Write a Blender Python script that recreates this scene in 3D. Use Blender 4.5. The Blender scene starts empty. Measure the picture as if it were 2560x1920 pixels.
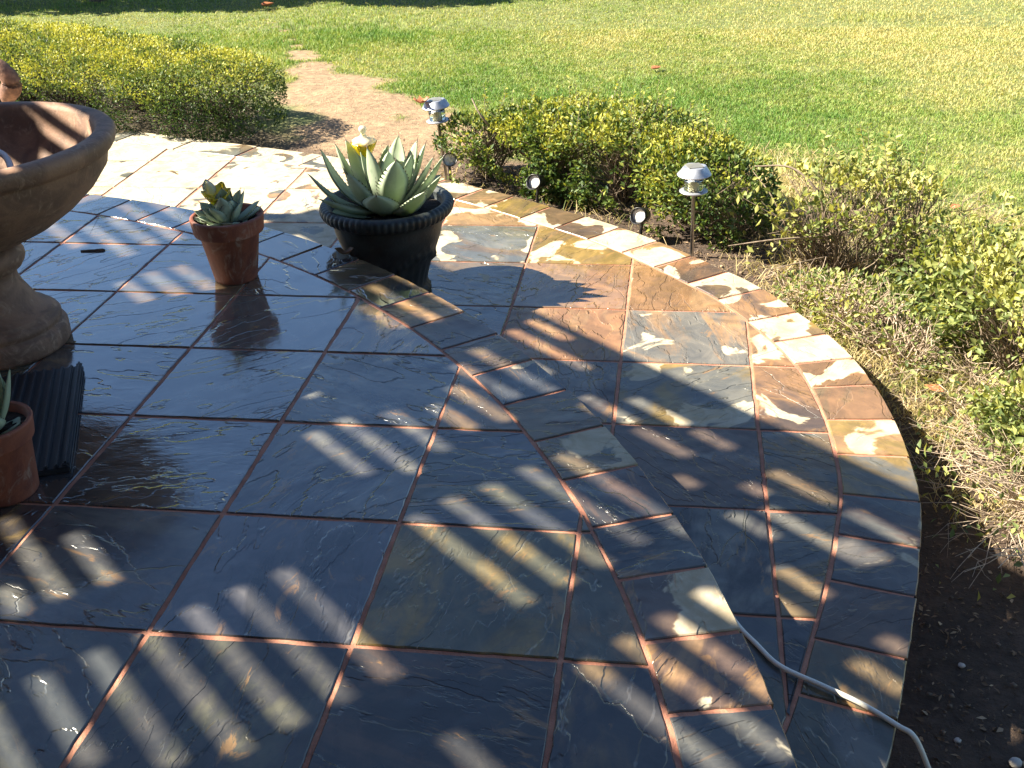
import bpy, bmesh, math, random
import numpy as np
from mathutils import Vector, Matrix
rng = np.random.default_rng(7); random.seed(7)
SC = bpy.context.scene; COL = SC.collection
R = math.radians
# ------------------------------------------------------------------ camera, sky, sun, exposure
CAM = (1.56638, -1.76780, 1.60453); YAW, PIT, ROLL = 0.156577, 0.491331, -0.0396512; FPX = 2800.0
def cam_axes():
    cy, sy, cp, sp = math.cos(YAW), math.sin(YAW), math.cos(PIT), math.sin(PIT)
    f = Vector((-sy*cp, cy*cp, -sp)); r = Vector((cy, sy, 0)); u = r.cross(f)
    c, s = math.cos(ROLL), math.sin(ROLL)
    return c*r + s*u, -s*r + c*u, f
cr, cu, cf = cam_axes()
cam = bpy.data.cameras.new('camera'); cam.lens = FPX/2560*36; cam.sensor_width = 36; cam.clip_start = .05; cam.clip_end = 500
camo = bpy.data.objects.new('camera', cam); COL.objects.link(camo)
camo.matrix_world = Matrix(((cr.x, cu.x, -cf.x, CAM[0]), (cr.y, cu.y, -cf.y, CAM[1]), (cr.z, cu.z, -cf.z, CAM[2]), (0, 0, 0, 1)))
SC.camera = camo
SA, SB = 1.10, .05                      # ground travel of a shadow per metre of height
w = bpy.data.worlds.new('World'); SC.world = w; w.use_nodes = True
nt = w.node_tree; nt.nodes.clear()
sky = nt.nodes.new('ShaderNodeTexSky'); sky.sky_type = 'NISHITA'; sky.sun_disc = False
sky.sun_elevation = math.atan(1/math.hypot(SA, SB)); sky.sun_rotation = math.atan2(-SA, -SB)
sky.air_density = 1.0; sky.dust_density = .2; sky.ozone_density = 4.0
bg = nt.nodes.new('ShaderNodeBackground'); bg.inputs[1].default_value = .050
wo = nt.nodes.new('ShaderNodeOutputWorld')
nt.links.new(sky.outputs[0], bg.inputs[0]); nt.links.new(bg.outputs[0], wo.inputs[0])
sl = bpy.data.lights.new('sun', 'SUN'); sl.energy = 5.0; sl.angle = R(.55); sl.color = (1, .91, .75)
so = bpy.data.objects.new('sun', sl); COL.objects.link(so)
so.rotation_euler = Vector((SA, SB, -1)).to_track_quat('-Z', 'Y').to_euler()
SC.view_settings.view_transform = 'Standard'; SC.view_settings.look = 'None'
SC.view_settings.exposure = 2.05; SC.view_settings.gamma = 1
SC.render.engine = 'CYCLES'

# ------------------------------------------------------------------ helpers
def tag(o, label=None, cat=None, group=None, kind=None):
    if label: o['label'] = label
    if cat: o['category'] = cat
    if group: o['group'] = group
    if kind: o['kind'] = kind
    return o
def empty(name, loc=(0, 0, 0), **k):
    o = bpy.data.objects.new(name, None); COL.objects.link(o); o.location = loc; o.empty_display_size = .05
    return tag(o, **k)
def mk(name, V, F, mat, parent=None, smooth=False, matidx=None):
    me = bpy.data.meshes.new(name); me.from_pydata([tuple(v) for v in V], [], [tuple(f) for f in F]); me.update()
    mats = mat if isinstance(mat, (list, tuple)) else [mat]
    for m in mats: me.materials.append(m)
    if matidx is not None: me.polygons.foreach_set('material_index', np.array(matidx, dtype=np.int32))
    if smooth: me.polygons.foreach_set('use_smooth', np.ones(len(me.polygons), dtype=bool))
    o = bpy.data.objects.new(name, me); COL.objects.link(o)
    if parent: o.parent = parent
    return o
def npmesh(name, V, F, mat, attrs=None, parent=None, smooth=False):
    """V (n,3), F (m,k) all faces of k corners; attrs: name -> (n,) floats or (n,4) colours per vertex"""
    me = bpy.data.meshes.new(name); n, (m, k) = len(V), F.shape
    me.vertices.add(n); me.vertices.foreach_set('co', np.asarray(V, np.float32).ravel())
    me.loops.add(m*k); me.loops.foreach_set('vertex_index', np.asarray(F, np.int32).ravel())
    me.polygons.add(m); me.polygons.foreach_set('loop_start', np.arange(m, dtype=np.int32)*k)
    me.polygons.foreach_set('loop_total', np.full(m, k, np.int32))
    if smooth: me.polygons.foreach_set('use_smooth', np.ones(m, dtype=bool))
    me.update(calc_edges=True)
    for a, v in (attrs or {}).items():
        v = np.asarray(v, np.float32)
        if v.ndim == 1: me.attributes.new(a, 'FLOAT', 'POINT').data.foreach_set('value', v)
        else: me.attributes.new(a, 'FLOAT_COLOR', 'POINT').data.foreach_set('color', v.ravel())
    me.materials.append(mat)
    o = bpy.data.objects.new(name, me); COL.objects.link(o)
    if parent: o.parent = parent
    return o
def lathe(prof, seg=64, c=(0, 0, 0), mod=None):
    V = []; F = []
    for i, (r, z) in enumerate(prof):
        for j in range(seg):
            a = 2*math.pi*j/seg; rr, zz = (r, z) if mod is None else mod(r, z, a, i)
            V.append((c[0]+rr*math.cos(a), c[1]+rr*math.sin(a), c[2]+zz))
    for i in range(len(prof)-1):
        for j in range(seg):
            k = (j+1) % seg; F.append((i*seg+j, i*seg+k, (i+1)*seg+k, (i+1)*seg+j))
    return V, F
def tubes(paths, seg=5):
    """paths: list of (points (n,3), radii (n,)) -> V, F (quads)"""
    Vs = []; Fs = []; off = 0
    ca = np.cos(np.arange(seg)*2*np.pi/seg); sa = np.sin(np.arange(seg)*2*np.pi/seg)
    for P, r in paths:
        P = np.asarray(P, float); r = np.broadcast_to(np.asarray(r, float), (len(P),))
        T = np.gradient(P, axis=0); T /= np.linalg.norm(T, axis=1)[:, None]+1e-9
        ref = np.array([0, 0, 1.]) if abs(T[:, 2]).mean() < .9 else np.array([1., 0, 0])
        A = np.cross(T, ref); A /= np.linalg.norm(A, axis=1)[:, None]+1e-9; B = np.cross(T, A)
        V = P[:, None, :]+r[:, None, None]*(A[:, None, :]*ca[None, :, None]+B[:, None, :]*sa[None, :, None])
        Vs.append(V.reshape(-1, 3)); n = len(P)
        i = np.arange(n-1)[:, None]*seg; j = np.arange(seg)[None, :]; k = (j+1) % seg
        Fs.append((np.stack([i+j, i+k, i+seg+k, i+seg+j], -1)+off).reshape(-1, 4)); off += n*seg
    return np.concatenate(Vs), np.concatenate(Fs)
def smooth_path(pts, n=8):
    P = [np.array(p, float) for p in pts]; P = [2*P[0]-P[1]]+P+[2*P[-1]-P[-2]]; out = []
    for i in range(1, len(P)-2):
        for t in np.linspace(0, 1, n, endpoint=False):
            a, b, c, d = P[i-1:i+3]
            out.append(.5*((2*b)+(c-a)*t+(2*a-5*b+4*c-d)*t*t+(-a+3*b-3*c+d)*t**3))
    out.append(P[-2]); return np.array(out)
def _h(ix, iy, s):
    v = np.sin(ix*127.1+iy*311.7+s*74.7)*43758.5453; return v-np.floor(v)
def vnoise(x, y, s=0):
    x = np.asarray(x, float); y = np.asarray(y, float); ix, iy = np.floor(x), np.floor(y); fx, fy = x-ix, y-iy
    fx = fx*fx*(3-2*fx); fy = fy*fy*(3-2*fy)
    return (_h(ix, iy, s)*(1-fx)+_h(ix+1, iy, s)*fx)*(1-fy)+(_h(ix, iy+1, s)*(1-fx)+_h(ix+1, iy+1, s)*fx)*fy
def fbm(x, y, s=0, o=4):
    t = 0; a = .5
    for k in range(o): t = t+a*vnoise(x*2**k, y*2**k, s+k); a *= .5
    return t
def sstep(a, b, x):
    t = np.clip((x-a)/(b-a), 0, 1); return t*t*(3-2*t)

# ---- materials
class NT:
    def __init__(s, name):
        s.m = bpy.data.materials.new(name); s.m.use_nodes = True; s.t = s.m.node_tree; s.t.nodes.clear()
        s.out = s.t.nodes.new('ShaderNodeOutputMaterial')
    def n(s, typ, **k):
        o = s.t.nodes.new('ShaderNode'+typ)
        for a, v in k.items():
            if a.startswith('i_'):
                key = a[2:]; key = int(key) if key.isdigit() else key.replace('_', ' ')
                s.put(o.inputs[key], v)
            else: setattr(o, a, v)
        return o
    def put(s, inp, v):
        if hasattr(v, 'is_output') or isinstance(v, bpy.types.NodeSocket): s.t.links.new(v, inp)
        else:
            if isinstance(v, (tuple, list)) and len(v) == 3 and inp.type == 'RGBA': v = (*v, 1)
            inp.default_value = v
    def math(s, op, a, b=None, c=None, clamp=False):
        o = s.n('Math', operation=op, use_clamp=clamp); s.put(o.inputs[0], a)
        if b is not None: s.put(o.inputs[1], b)
        if c is not None: s.put(o.inputs[2], c)
        return o.outputs[0]
    def vmath(s, op, a, b=None, scale=None):
        o = s.n('VectorMath', operation=op); s.put(o.inputs[0], a)
        if b is not None: s.put(o.inputs[1], b)
        if scale is not None: s.put(o.inputs['Scale'], scale)
        return o.outputs[0]
    def mix(s, f, a, b, blend='MIX'):
        o = s.n('Mix', data_type='RGBA', blend_type=blend); s.put(o.inputs[0], f); s.put(o.inputs[6], a); s.put(o.inputs[7], b)
        return o.outputs[2]
    def fmix(s, f, a, b):
        o = s.n('Mix', data_type='FLOAT'); s.put(o.inputs[0], f); s.put(o.inputs[2], a); s.put(o.inputs[3], b); return o.outputs[0]
    def noise(s, vec, scale, detail=4, rough=.55, dist=0):
        o = s.n('TexNoise'); s.put(o.inputs['Vector'], vec); s.put(o.inputs['Scale'], scale)
        o.inputs['Detail'].default_value = detail; o.inputs['Roughness'].default_value = rough; o.inputs['Distortion'].default_value = dist
        return o.outputs[0]
    def ramp(s, f, a, b, lo=0, hi=1, smooth=True):
        o = s.n('MapRange', interpolation_type='SMOOTHSTEP' if smooth else 'LINEAR')
        s.put(o.inputs[0], f); s.put(o.inputs[1], a); s.put(o.inputs[2], b); s.put(o.inputs[3], lo); s.put(o.inputs[4], hi); return o.outputs[0]
    def pos(s): return s.n('NewGeometry').outputs['Position']
    def obj(s): return s.n('TexCoord').outputs['Object']
    def attr(s, name):
        return s.n('Attribute', attribute_name=name)
    def bump(s, h, dist, strength=1, normal=None):
        o = s.n('Bump'); s.put(o.inputs['Height'], h); s.put(o.inputs['Distance'], dist); s.put(o.inputs['Strength'], strength)
        if normal is not None: s.put(o.inputs['Normal'], normal)
        return o.outputs[0]
    def bsdf(s, **k):
        p = s.n('BsdfPrincipled')
        for a, v in k.items(): s.put(p.inputs[a.replace('_', ' ')], v)
        s.t.links.new(p.outputs[0], s.out.inputs[0]); return p

def slate_mat():
    m = NT('slate'); A = m.attr('tint'); B = m.attr('tint2'); Cc = m.attr('surf')
    sp = m.n('SeparateColor'); m.put(sp.inputs[0], Cc.outputs['Color']); amp, gloss, seed = sp.outputs; amp = m.math('MULTIPLY', amp, m.math('SUBTRACT', 1.0, m.math('MULTIPLY', gloss, .42)))
    dry = A.outputs['Alpha']
    P = m.pos()
    rot = m.n('VectorRotate', rotation_type='Z_AXIS'); m.put(rot.inputs['Vector'], P); m.put(rot.inputs['Angle'], m.math('MULTIPLY', seed, 6.283))
    off = m.n('CombineXYZ'); m.put(off.inputs[0], m.math('MULTIPLY', seed, 37.7)); m.put(off.inputs[1], m.math('MULTIPLY', seed, 91.3)); m.put(off.inputs[2], m.math('MULTIPLY', seed, 13.1))
    q = m.vmath('ADD', rot.outputs[0], off.outputs[0])
    st = m.vmath('MULTIPLY', q, (1.0, 2.6, 1.0))
    # cleft terraces
    big = m.noise(st, 2.0, 5, .50, .10)
    def terr(h, n, a0=.90):
        x = m.math('MULTIPLY', h, n); fr = m.math('FRACT', x); fl = m.math('FLOOR', x)
        return m.math('DIVIDE', m.math('ADD', fl, m.ramp(fr, a0, 1.0)), n)
    t1 = terr(big, 7); 
    fine = m.noise(st, 26, 6, .62); mid = m.noise(st, 5.0, 5, .55, .15); t2 = terr(mid, 6, .86)
    chip = m.ramp(m.noise(q, 3.0, 3), .42, .60)       # fractured areas only here and there
    h = m.math('ADD', m.math('MULTIPLY', t1, 1.0), m.math('MULTIPLY', m.math('MULTIPLY', t2, m.fmix(gloss, .55, .10)), chip))
    h = m.math('ADD', h, m.math('MULTIPLY', fine, .035))
    swell = m.noise(q, 3.2, 2); h = m.math('ADD', h, m.math('MULTIPLY', swell, .22))
    # fracture hairlines
    vor = m.n('TexVoronoi', feature='DISTANCE_TO_EDGE'); m.put(vor.inputs['Vector'], m.vmath('ADD', st, m.vmath('SCALE', m.n('TexNoise', i_Vector=st, i_Scale=3.0, i_Detail=5.0).outputs['Color'], scale=.22))); vor.inputs['Scale'].default_value = 1.15
    crack = m.ramp(vor.outputs['Distance'], 0, .005, 1, 0)
    crack = m.math('MULTIPLY', crack, m.ramp(m.noise(q, 2.3, 2), .50, .60))
    h = m.math('SUBTRACT', h, m.math('MULTIPLY', crack, .12))
    # colour of the stone
    cm = m.ramp(m.noise(m.vmath('ADD', st, (5, 3, 1)), 1.9, 6, .62, .9), .46, .62)
    base = m.mix(cm, A.outputs['Color'], B.outputs['Color'])
    cm2 = m.noise(m.vmath('ADD', q, (9, 3, 1)), 7, 7, .65, 1.2)
    base = m.mix(m.ramp(cm2, .3, .75, 0, 1), m.mix(1.0, base, (.68, .70, .74), 'MULTIPLY'), m.mix(1.0, base, (1.35, 1.28, 1.2), 'MULTIPLY'))
    base = m.mix(m.math('MULTIPLY', m.ramp(m.noise(m.vmath('ADD', st, (1, 8, 4)), 3.1, 6, .7, 1.5), .585, .66), .5), base, (.30, .165, .06))
    base = m.mix(m.math('MULTIPLY', crack, .28), base, (.24, .24, .23))
    # wet and dry
    dn = m.noise(m.vmath('ADD', q, (3, 7, 2)), 4.6, 5, .50, .6)
    dd = m.math('ADD', dn, m.math('SUBTRACT', dry, .5))
    D = m.ramp(dd, .525, .556)
    edge = m.math('MULTIPLY', m.ramp(dd, .49, .54), m.ramp(dd, .535, .55, 1, 0))
    dryc = m.mix(.22, (.52, .465, .345), m.mix(1.0, base, (2.1, 2.0, 1.8), 'MULTIPLY'))
    dryc = m.mix(m.ramp(m.noise(q, 11, 6, .65, .6), .35, .70), dryc, m.mix(1.0, dryc, (.74, .70, .62), 'MULTIPLY'))
    colr = m.mix(D, base, dryc)
    colr = m.mix(m.math('MULTIPLY', edge, .35), colr, m.mix(1.0, base, (1.25, 1.1, .9), 'MULTIPLY'))
    rw = m.ramp(m.noise(q, 5, 4), .35, .7, 0, .16)
    rough = m.math('ADD', m.fmix(gloss, .30, .05), m.math('MULTIPLY', rw, m.fmix(gloss, 1.0, .25)))
    rough = m.fmix(D, rough, .62)
    nb = m.bump(h, m.math('MULTIPLY', m.fmix(amp, .0060, .040), 1.0), 1.0)
    p = m.bsdf(Base_Color=colr, Roughness=rough, Normal=nb)
    p.inputs['IOR'].default_value = 1.5
    m.put(p.inputs['Specular IOR Level'], m.fmix(D, m.fmix(gloss, .45, .9), .30))
    m.put(p.inputs['Coat Weight'], m.math('MULTIPLY', m.math('POWER', gloss, 1.7), m.math('SUBTRACT', 1.0, D)))
    p.inputs['Coat Roughness'].default_value = .035; p.inputs['Coat IOR'].default_value = 1.62
    nb2 = m.bump(h, m.fmix(amp, .0028, .024), 1.0); m.put(p.inputs['Coat Normal'], nb2)
    return m.m
def simple(name, col, rough=.6, var=.25, scale=8, bump=0, bscale=60, col2=None, metal=0, spec=.5, **k):
    m = NT(name); q = m.obj(); n = m.noise(q, scale, 6, .6, .4)
    c2 = col2 or tuple(c*(1-var) for c in col); c = m.mix(m.ramp(n, .35, .65), col, c2)
    kw = dict(Base_Color=c, Roughness=rough, Metallic=metal)
    if bump: kw['Normal'] = m.bump(m.noise(q, bscale, 5, .65), bump)
    p = m.bsdf(**kw, **k); p.inputs['Specular IOR Level'].default_value = spec
    return m.m
def leaf_mat(name, ca, cb, cc, rough=.38, trans=.35, spec=.5):
    """colours run from ca (0) over cb (.5) to cc (1) along the per-leaf attribute 'lc'"""
    m = NT(name); a = m.attr('lc').outputs['Fac']
    c = m.mix(m.ramp(a, 0, .5, 0, 1, False), ca, cb); c = m.mix(m.ramp(a, .5, 1, 0, 1, False), c, cc)
    p = m.n('BsdfPrincipled'); m.put(p.inputs['Base Color'], c); m.put(p.inputs['Roughness'], rough); p.inputs['Specular IOR Level'].default_value = spec
    tr = m.n('BsdfTranslucent'); m.put(tr.inputs[0], m.mix(1.0, c, (1.25, 1.2, .55), 'MULTIPLY'))
    mx = m.n('MixShader'); mx.inputs[0].default_value = trans
    m.t.links.new(p.outputs[0], mx.inputs[1]); m.t.links.new(tr.outputs[0], mx.inputs[2]); m.t.links.new(mx.outputs[0], m.out.inputs[0])
    return m.m
M = {}
M['slate'] = slate_mat()
M['mortar'] = simple('mortar', (.50, .225, .140), .75, .3, 14, .003, 160, col2=(.36, .145, .09))
M['soil'] = simple('potting_soil', (.035, .022, .015), .9, .5, 30, .02, 60)
def terracotta(name, a, b, c):
    m = NT(name); q = m.obj(); n = m.noise(q, 9, 7, .65, .8); n2 = m.noise(m.vmath('MULTIPLY', q, (1, 1, .6)), 16, 8, .7, 1.5)
    col = m.mix(m.ramp(n, .38, .64), a, b); col = m.mix(m.math('MULTIPLY', m.ramp(n2, .52, .68), .75), col, c)
    m.bsdf(Base_Color=col, Roughness=.72, Normal=m.bump(m.noise(q, 120, 4, .6), .0012)); return m.m
M['terra'] = terracotta('terracotta', (.25, .078, .040), (.155, .045, .027), (.34, .24, .18))
M['urn'] = terracotta('urn_clay', (.265, .150, .092), (.150, .085, .055), (.36, .24, .16))
M['resin'] = simple('dark_resin', (.026, .033, .034), .46, .4, 12, .0015, 90, col2=(.014, .017, .017), spec=.35)
M['black'] = simple('black_plastic', (.012, .012, .013), .35, .3, 20)
M['rubber'] = simple('black_rubber', (.022, .024, .030), .5, .4, 9, .001, 150)
M['steel'] = simple('stainless_steel', (.62, .62, .60), .30, .12, 25, metal=1.0, col2=(.50, .50, .49))
M['silver'] = simple('silver_paint', (.44, .46, .50), .34, .15, 25, metal=.55, col2=(.36, .38, .42))
M['solar'] = simple('solar_panel', (.20, .19, .15), .15, .3, 8)
M['diffuser'] = simple('frosted_diffuser', (.62, .60, .42), .5, .1, 20)
M['reflector'] = simple('spot_reflector', (.80, .80, .78), .22, .3, 60, .002, 90, metal=.15, col2=(.50, .50, .48))
M['cable'] = simple('white_cable', (.74, .72, .62), .45, .12, 20)
M['hose'] = simple('white_hose', (.66, .66, .66), .4, .12, 20)
M['wood'] = simple('pergola_timber', (.16, .10, .06), .7, .4, 6)
M['bark'] = simple('shrub_bark', (.26, .20, .14), .8, .4, 40, col2=(.13, .095, .065))
M['darkbark'] = simple('dark_bark', (.11, .078, .052), .8, .4, 40, col2=(.06, .042, .03))
M['paletwig'] = simple('pale_twig', (.52, .42, .31), .75, .35, 40, col2=(.34, .25, .18))
M['deadleaf'] = simple('dead_leaf', (.42, .15, .06), .6, .4, 60, col2=(.28, .10, .05))
M['deadbrown'] = simple('brown_dead_leaf', (.16, .085, .04), .45, .4, 60)
M['spine'] = simple('agave_spine', (.07, .035, .025), .5, .3, 40)
M['dustbark'] = simple('dusty_bark', (.26, .135, .085), .8, .4, 30, .004, 50, col2=(.13, .065, .045))
M['pebble'] = simple('pebble', (.50, .46, .40), .7, .3, 30, .001, 90)
def glass_mat(name, col, rough, trans=1.0):
    m = NT(name); p = m.bsdf(Base_Color=col, Roughness=rough); p.inputs['Transmission Weight'].default_value = trans; p.inputs['IOR'].default_value = 1.45; return m.m
M['glass'] = glass_mat('clear_glass', (.95, .95, .88), .03)
M['yellowglass'] = glass_mat('yellow_glass', (.95, .72, .02), .18, .55)
M['creamglass'] = glass_mat('cream_glass', (.95, .90, .70), .3, .45)
M['frostglass'] = glass_mat('frosted_glass', (.82, .90, .84), .25, .7)
def agave_mat():
    m = NT('agave_skin'); q = m.obj(); n = m.noise(q, 14, 6, .6, .6); a = m.attr('lc').outputs['Fac']
    c = m.mix(m.ramp(n, .35, .7), (.36, .44, .30), (.46, .53, .39)); c = m.mix(m.math('MULTIPLY', a, .75), c, (.34, .36, .15))
    c = m.mix(m.math('MULTIPLY', m.ramp(m.noise(q, 40, 5), .6, .75), .3), c, (.19, .24, .18))
    p = m.n('BsdfPrincipled'); m.put(p.inputs['Base Color'], c); p.inputs['Roughness'].default_value = .48
    m.put(p.inputs['Normal'], m.bump(m.noise(m.vmath('MULTIPLY', q, (1, 1, 1)), 60, 4), .0008))
    tr = m.n('BsdfTranslucent'); m.put(tr.inputs[0], (.42, .52, .20)); mx = m.n('MixShader'); mx.inputs[0].default_value = .22
    m.t.links.new(p.outputs[0], mx.inputs[1]); m.t.links.new(tr.outputs[0], mx.inputs[2]); m.t.links.new(mx.outputs[0], m.out.inputs[0]); return m.m
M['agave'] = agave_mat()

# ------------------------------------------------------------------ patio: tiles
H = .2457                                  # height of the step
UC = (-2.09, -.965); UIN, UOUT = 3.768, 3.990
GAP = .0055
PAL = dict(B=(.066, .070, .074), G=(.088, .088, .062), P=(.088, .064, .050), R=(.198, .114, .060), O=(.262, .165, .085), Y=(.210, .148, .050),
           D=(.044, .044, .045), T=(.135, .098, .056), S=(.115, .114, .100))
def clip(poly, inside, inter):
    out = []
    for i in range(len(poly)):
        a, b = poly[i-1], poly[i]
        if inside(b):
            if not inside(a): out.append(inter(a, b))
            out.append(b)
        elif inside(a): out.append(inter(a, b))
    return out
def clip_convex(poly, C):
    for i in range(len(C)):
        a, b = C[i], C[(i+1) % len(C)]; nx, ny = -(b[1]-a[1]), b[0]-a[0]
        d = lambda p: (p[0]-a[0])*nx+(p[1]-a[1])*ny
        def inter(p, q):
            t = d(p)/(d(p)-d(q)); return (p[0]+(q[0]-p[0])*t, p[1]+(q[1]-p[1])*t)
        poly = clip(poly, lambda p: d(p) >= 0, inter)
        if len(poly) < 3: return []
    return poly
def hull(P):
    P = sorted(set(P)); out = []
    for seq in (P, P[::-1]):
        h = []
        for p in seq:
            while len(h) > 1 and (h[-1][0]-h[-2][0])*(p[1]-h[-2][1])-(h[-1][1]-h[-2][1])*(p[0]-h[-2][0]) <= 0: h.pop()
            h.append(p)
        out += h[:-1]
    return out
def area(P): return .5*sum(P[i-1][0]*P[i][1]-P[i][0]*P[i-1][1] for i in range(len(P)))
def clean(P, e=.004):
    out = []
    for p in P:
        if not out or math.hypot(p[0]-out[-1][0], p[1]-out[-1][1]) > e: out.append(p)
    if len(out) > 2 and math.hypot(out[0][0]-out[-1][0], out[0][1]-out[-1][1]) < e: out.pop()
    return out
def inset(P, d):
    n = len(P); out = []
    for i in range(n):
        a, b, c = P[i-1], P[i], P[(i+1) % n]
        v1 = (b[0]-a[0], b[1]-a[1]); v2 = (c[0]-b[0], c[1]-b[1]); l1 = math.hypot(*v1) or 1e-9; l2 = math.hypot(*v2) or 1e-9
        n1 = (-v1[1]/l1, v1[0]/l1); n2 = (-v2[1]/l2, v2[0]/l2); s = (n1[0]+n2[0], n1[1]+n2[1]); k = 1+n1[0]*n2[0]+n1[1]*n2[1]
        k = max(k, .35); out.append((b[0]+s[0]*d/k, b[1]+s[1]*d/k))
    return out
def densify(P, step=.03):
    out = []
    for i in range(len(P)-1):
        a, b = np.array(P[i]), np.array(P[i+1]); n = max(1, int(np.linalg.norm(b-a)/step))
        for k in range(n): out.append(tuple(a+(b-a)*k/n))
    out.append(tuple(P[-1])); return out
class TileMesh:
    def __init__(s): s.V = []; s.F = []; s.a = []; s.b = []; s.c = []
    def add(s, P, z, c1='B', c2='G', dry=.30, amp=.3, gloss=.5, depth=.035, gap=GAP):
        if area(P) < 0: P = P[::-1]
        P = clean(P)
        if len(P) < 3 or area(P) < .0012: return
        P = inset(P, gap*random.uniform(.8, 1.35)); P = clean(densify(P+[P[0]], .022)[:-1], .002); so = random.uniform(0, 90)
        cx0 = sum(p[0] for p in P)/len(P); cy0 = sum(p[1] for p in P)/len(P); W_ = []
        for p in P:      # hand-cut, slightly chipped edges
            e = (float(vnoise(p[0]*38+so, p[1]*38))-.5)*.0034+(float(vnoise(p[0]*9+so, p[1]*9, 5))-.5)*.0032; c_ = float(vnoise(p[0]*60+so, p[1]*60, 9)); e -= .0035*max(0, c_-.86)/.14
            dx, dy = p[0]-cx0, p[1]-cy0; l_ = math.hypot(dx, dy) or 1; W_.append((p[0]+dx/l_*e, p[1]+dy/l_*e))
        P = W_; Q = inset(P, .0026)
        n = len(P); o = len(s.V); tx, ty = random.gauss(0, .0022), random.gauss(0, .0022); dz = random.uniform(-.0008, .0008)
        cx = sum(p[0] for p in P)/n; cy = sum(p[1] for p in P)/n
        zz = lambda p: z+dz+(p[0]-cx)*tx+(p[1]-cy)*ty
        jit = [random.gauss(0, .0009) for _ in P]
        for p in P: s.V.append((p[0], p[1], z-depth))
        for p in P: s.V.append((p[0], p[1], zz(p)-.0026))
        for p in Q: s.V.append((p[0], p[1], zz(p)))
        nf = len(s.F)
        for i in range(n):
            k = (i+1) % n; s.F.append((o+i, o+k, o+n+k, o+n+i)); s.F.append((o+n+i, o+n+k, o+2*n+k, o+2*n+i))
        s.F.append(tuple(o+2*n+i for i in range(n)))
        br = random.uniform(.85, 1.15); A = [x*br*random.uniform(.97, 1.03) for x in PAL[c1]]; B = PAL[c2]; sd = random.random(); amp = min(1, amp*1.35+.05)
        for v_ in s.V[o:]:
            s.a.append((*A, dry(v_) if callable(dry) else dry)); s.b.append((*B, sd)); s.c.append((amp, gloss, sd, 1))
    def build(s, name, mat, parent=None):
        o = mk(name, s.V, s.F, mat, parent)
        for nm, d in (('tint', s.a), ('tint2', s.b), ('surf', s.c)):
            o.data.attributes.new(nm, 'FLOAT_COLOR', 'POINT').data.foreach_set('color', np.array(d, np.float32).ravel())
        return o
# --- upper level
up = TileMesh()
circ = [(UC[0]+UIN*math.cos(a), UC[1]+UIN*math.sin(a)) for a in np.linspace(0, 2*math.pi, 260, endpoint=False)]
UX = [-3.25, -2.79, -2.33, -1.865, -1.40, -.932, -.466, 0, .459, .919, 1.366, 1.83]
UY = [-3.72, -3.25, -2.79, -2.32, -1.86, -1.395, -.93, -.465, 0, .453, .917, 1.369, 1.806, 2.285, 2.75]
UCOL = {(0, 0): ('B', 'S', .0, .22, .45), (1, 0): ('B', 'D', .02, .05, .55), (0, -1): ('B', 'G', .10, .16, .35), (1, -1): ('D', 'G', .05, .12, .25),
        (-1, -1): ('B', 'D', .0, .08, .75), (-1, 0): ('D', 'Y', .0, .75, .80), (2, 0): ('G', 'Y', .05, .12, .3), (2, -1): ('D', 'P', .04, .12, .25), (3, 0): ('G', 'T', .05, .2, .3), (3, -1): ('D', 'T', .06, .3, .3),
        (0, 1): ('D', 'B', .0, .80, .95), (1, 1): ('B', 'S', .0, .45, .6), (2, 1): ('B', 'G', .06, .30, .5), (3, 1): ('G', 'T', .1, .3, .4),
        (0, 2): ('B', 'S', .0, .34, .9), (-1, 2): ('B', 'D', .0, .34, .95), (1, 2): ('S', 'B', .0, .60, .6), (2, 2): ('T', 'S', .0, .5, .5), (0, 3): ('S', 'B', .0, .12, 1.0), (-1, 3): ('S', 'T', .0, .30, 1.0), (1, 3): ('P', 'O', .02, .35, .8),
        (-1, 4): ('T', 'S', .0, .10, 1.0), (-2, 3): ('S', 'T', .0, .25, 1.0), (0, 4): ('T', 'S', .02, .30, 1.0), (-2, 4): ('S', 'T', .02, .15, 1.0), (-1, 1): ('D', 'P', .0, .3, .95)}
for i in range(len(UX)-1):
    for j in range(len(UY)-1):
        x0, x1, y0, y1 = UX[i], UX[i+1], UY[j], UY[j+1]
        if j < 2 and i < 2: pass
        P = clip_convex([(x0, y0), (x1, y0), (x1, y1), (x0, y1)], circ)
        if not P: continue
        # column index: 0 is x 0..0.459, row index: 0 is y 0..0.453
        key = (i-7, j-8); c = UCOL.get(key)
        if c is None: c = (random.choice('BDBSG' if key[1] < 3 else 'ST'), random.choice('GTPS' if key[1] < 3 else 'TS'), random.uniform(0, .05), random.uniform(.1, .5), .9 if key[1] > 1 else .4)
        up.add(P, 0, c[0], c[1], .16+c[2], c[3], c[4])
ja = [-64, -60.5, -57, -53.5, -50, -46.5, -43, -39.6, -36, -32.5, -29, -25.6, -22, -18.6, -15, -11.5, -8, -4.6, -1.2, 2.3, 5.8, 9.4, 12.75, 15.95, 19.25, 22.4, 25.85, 29.05, 32.5, 35.8, 39.07, 42.2, 45.4, 48.65, 51.95, 55.3, 58.8, 62.3, 65.6, 68.9, 72.3, 75.8, 79.3, 82.8, 86.4, 90, 93.5, 97, 100.6, 104, 107.5, 111, 115]
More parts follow.
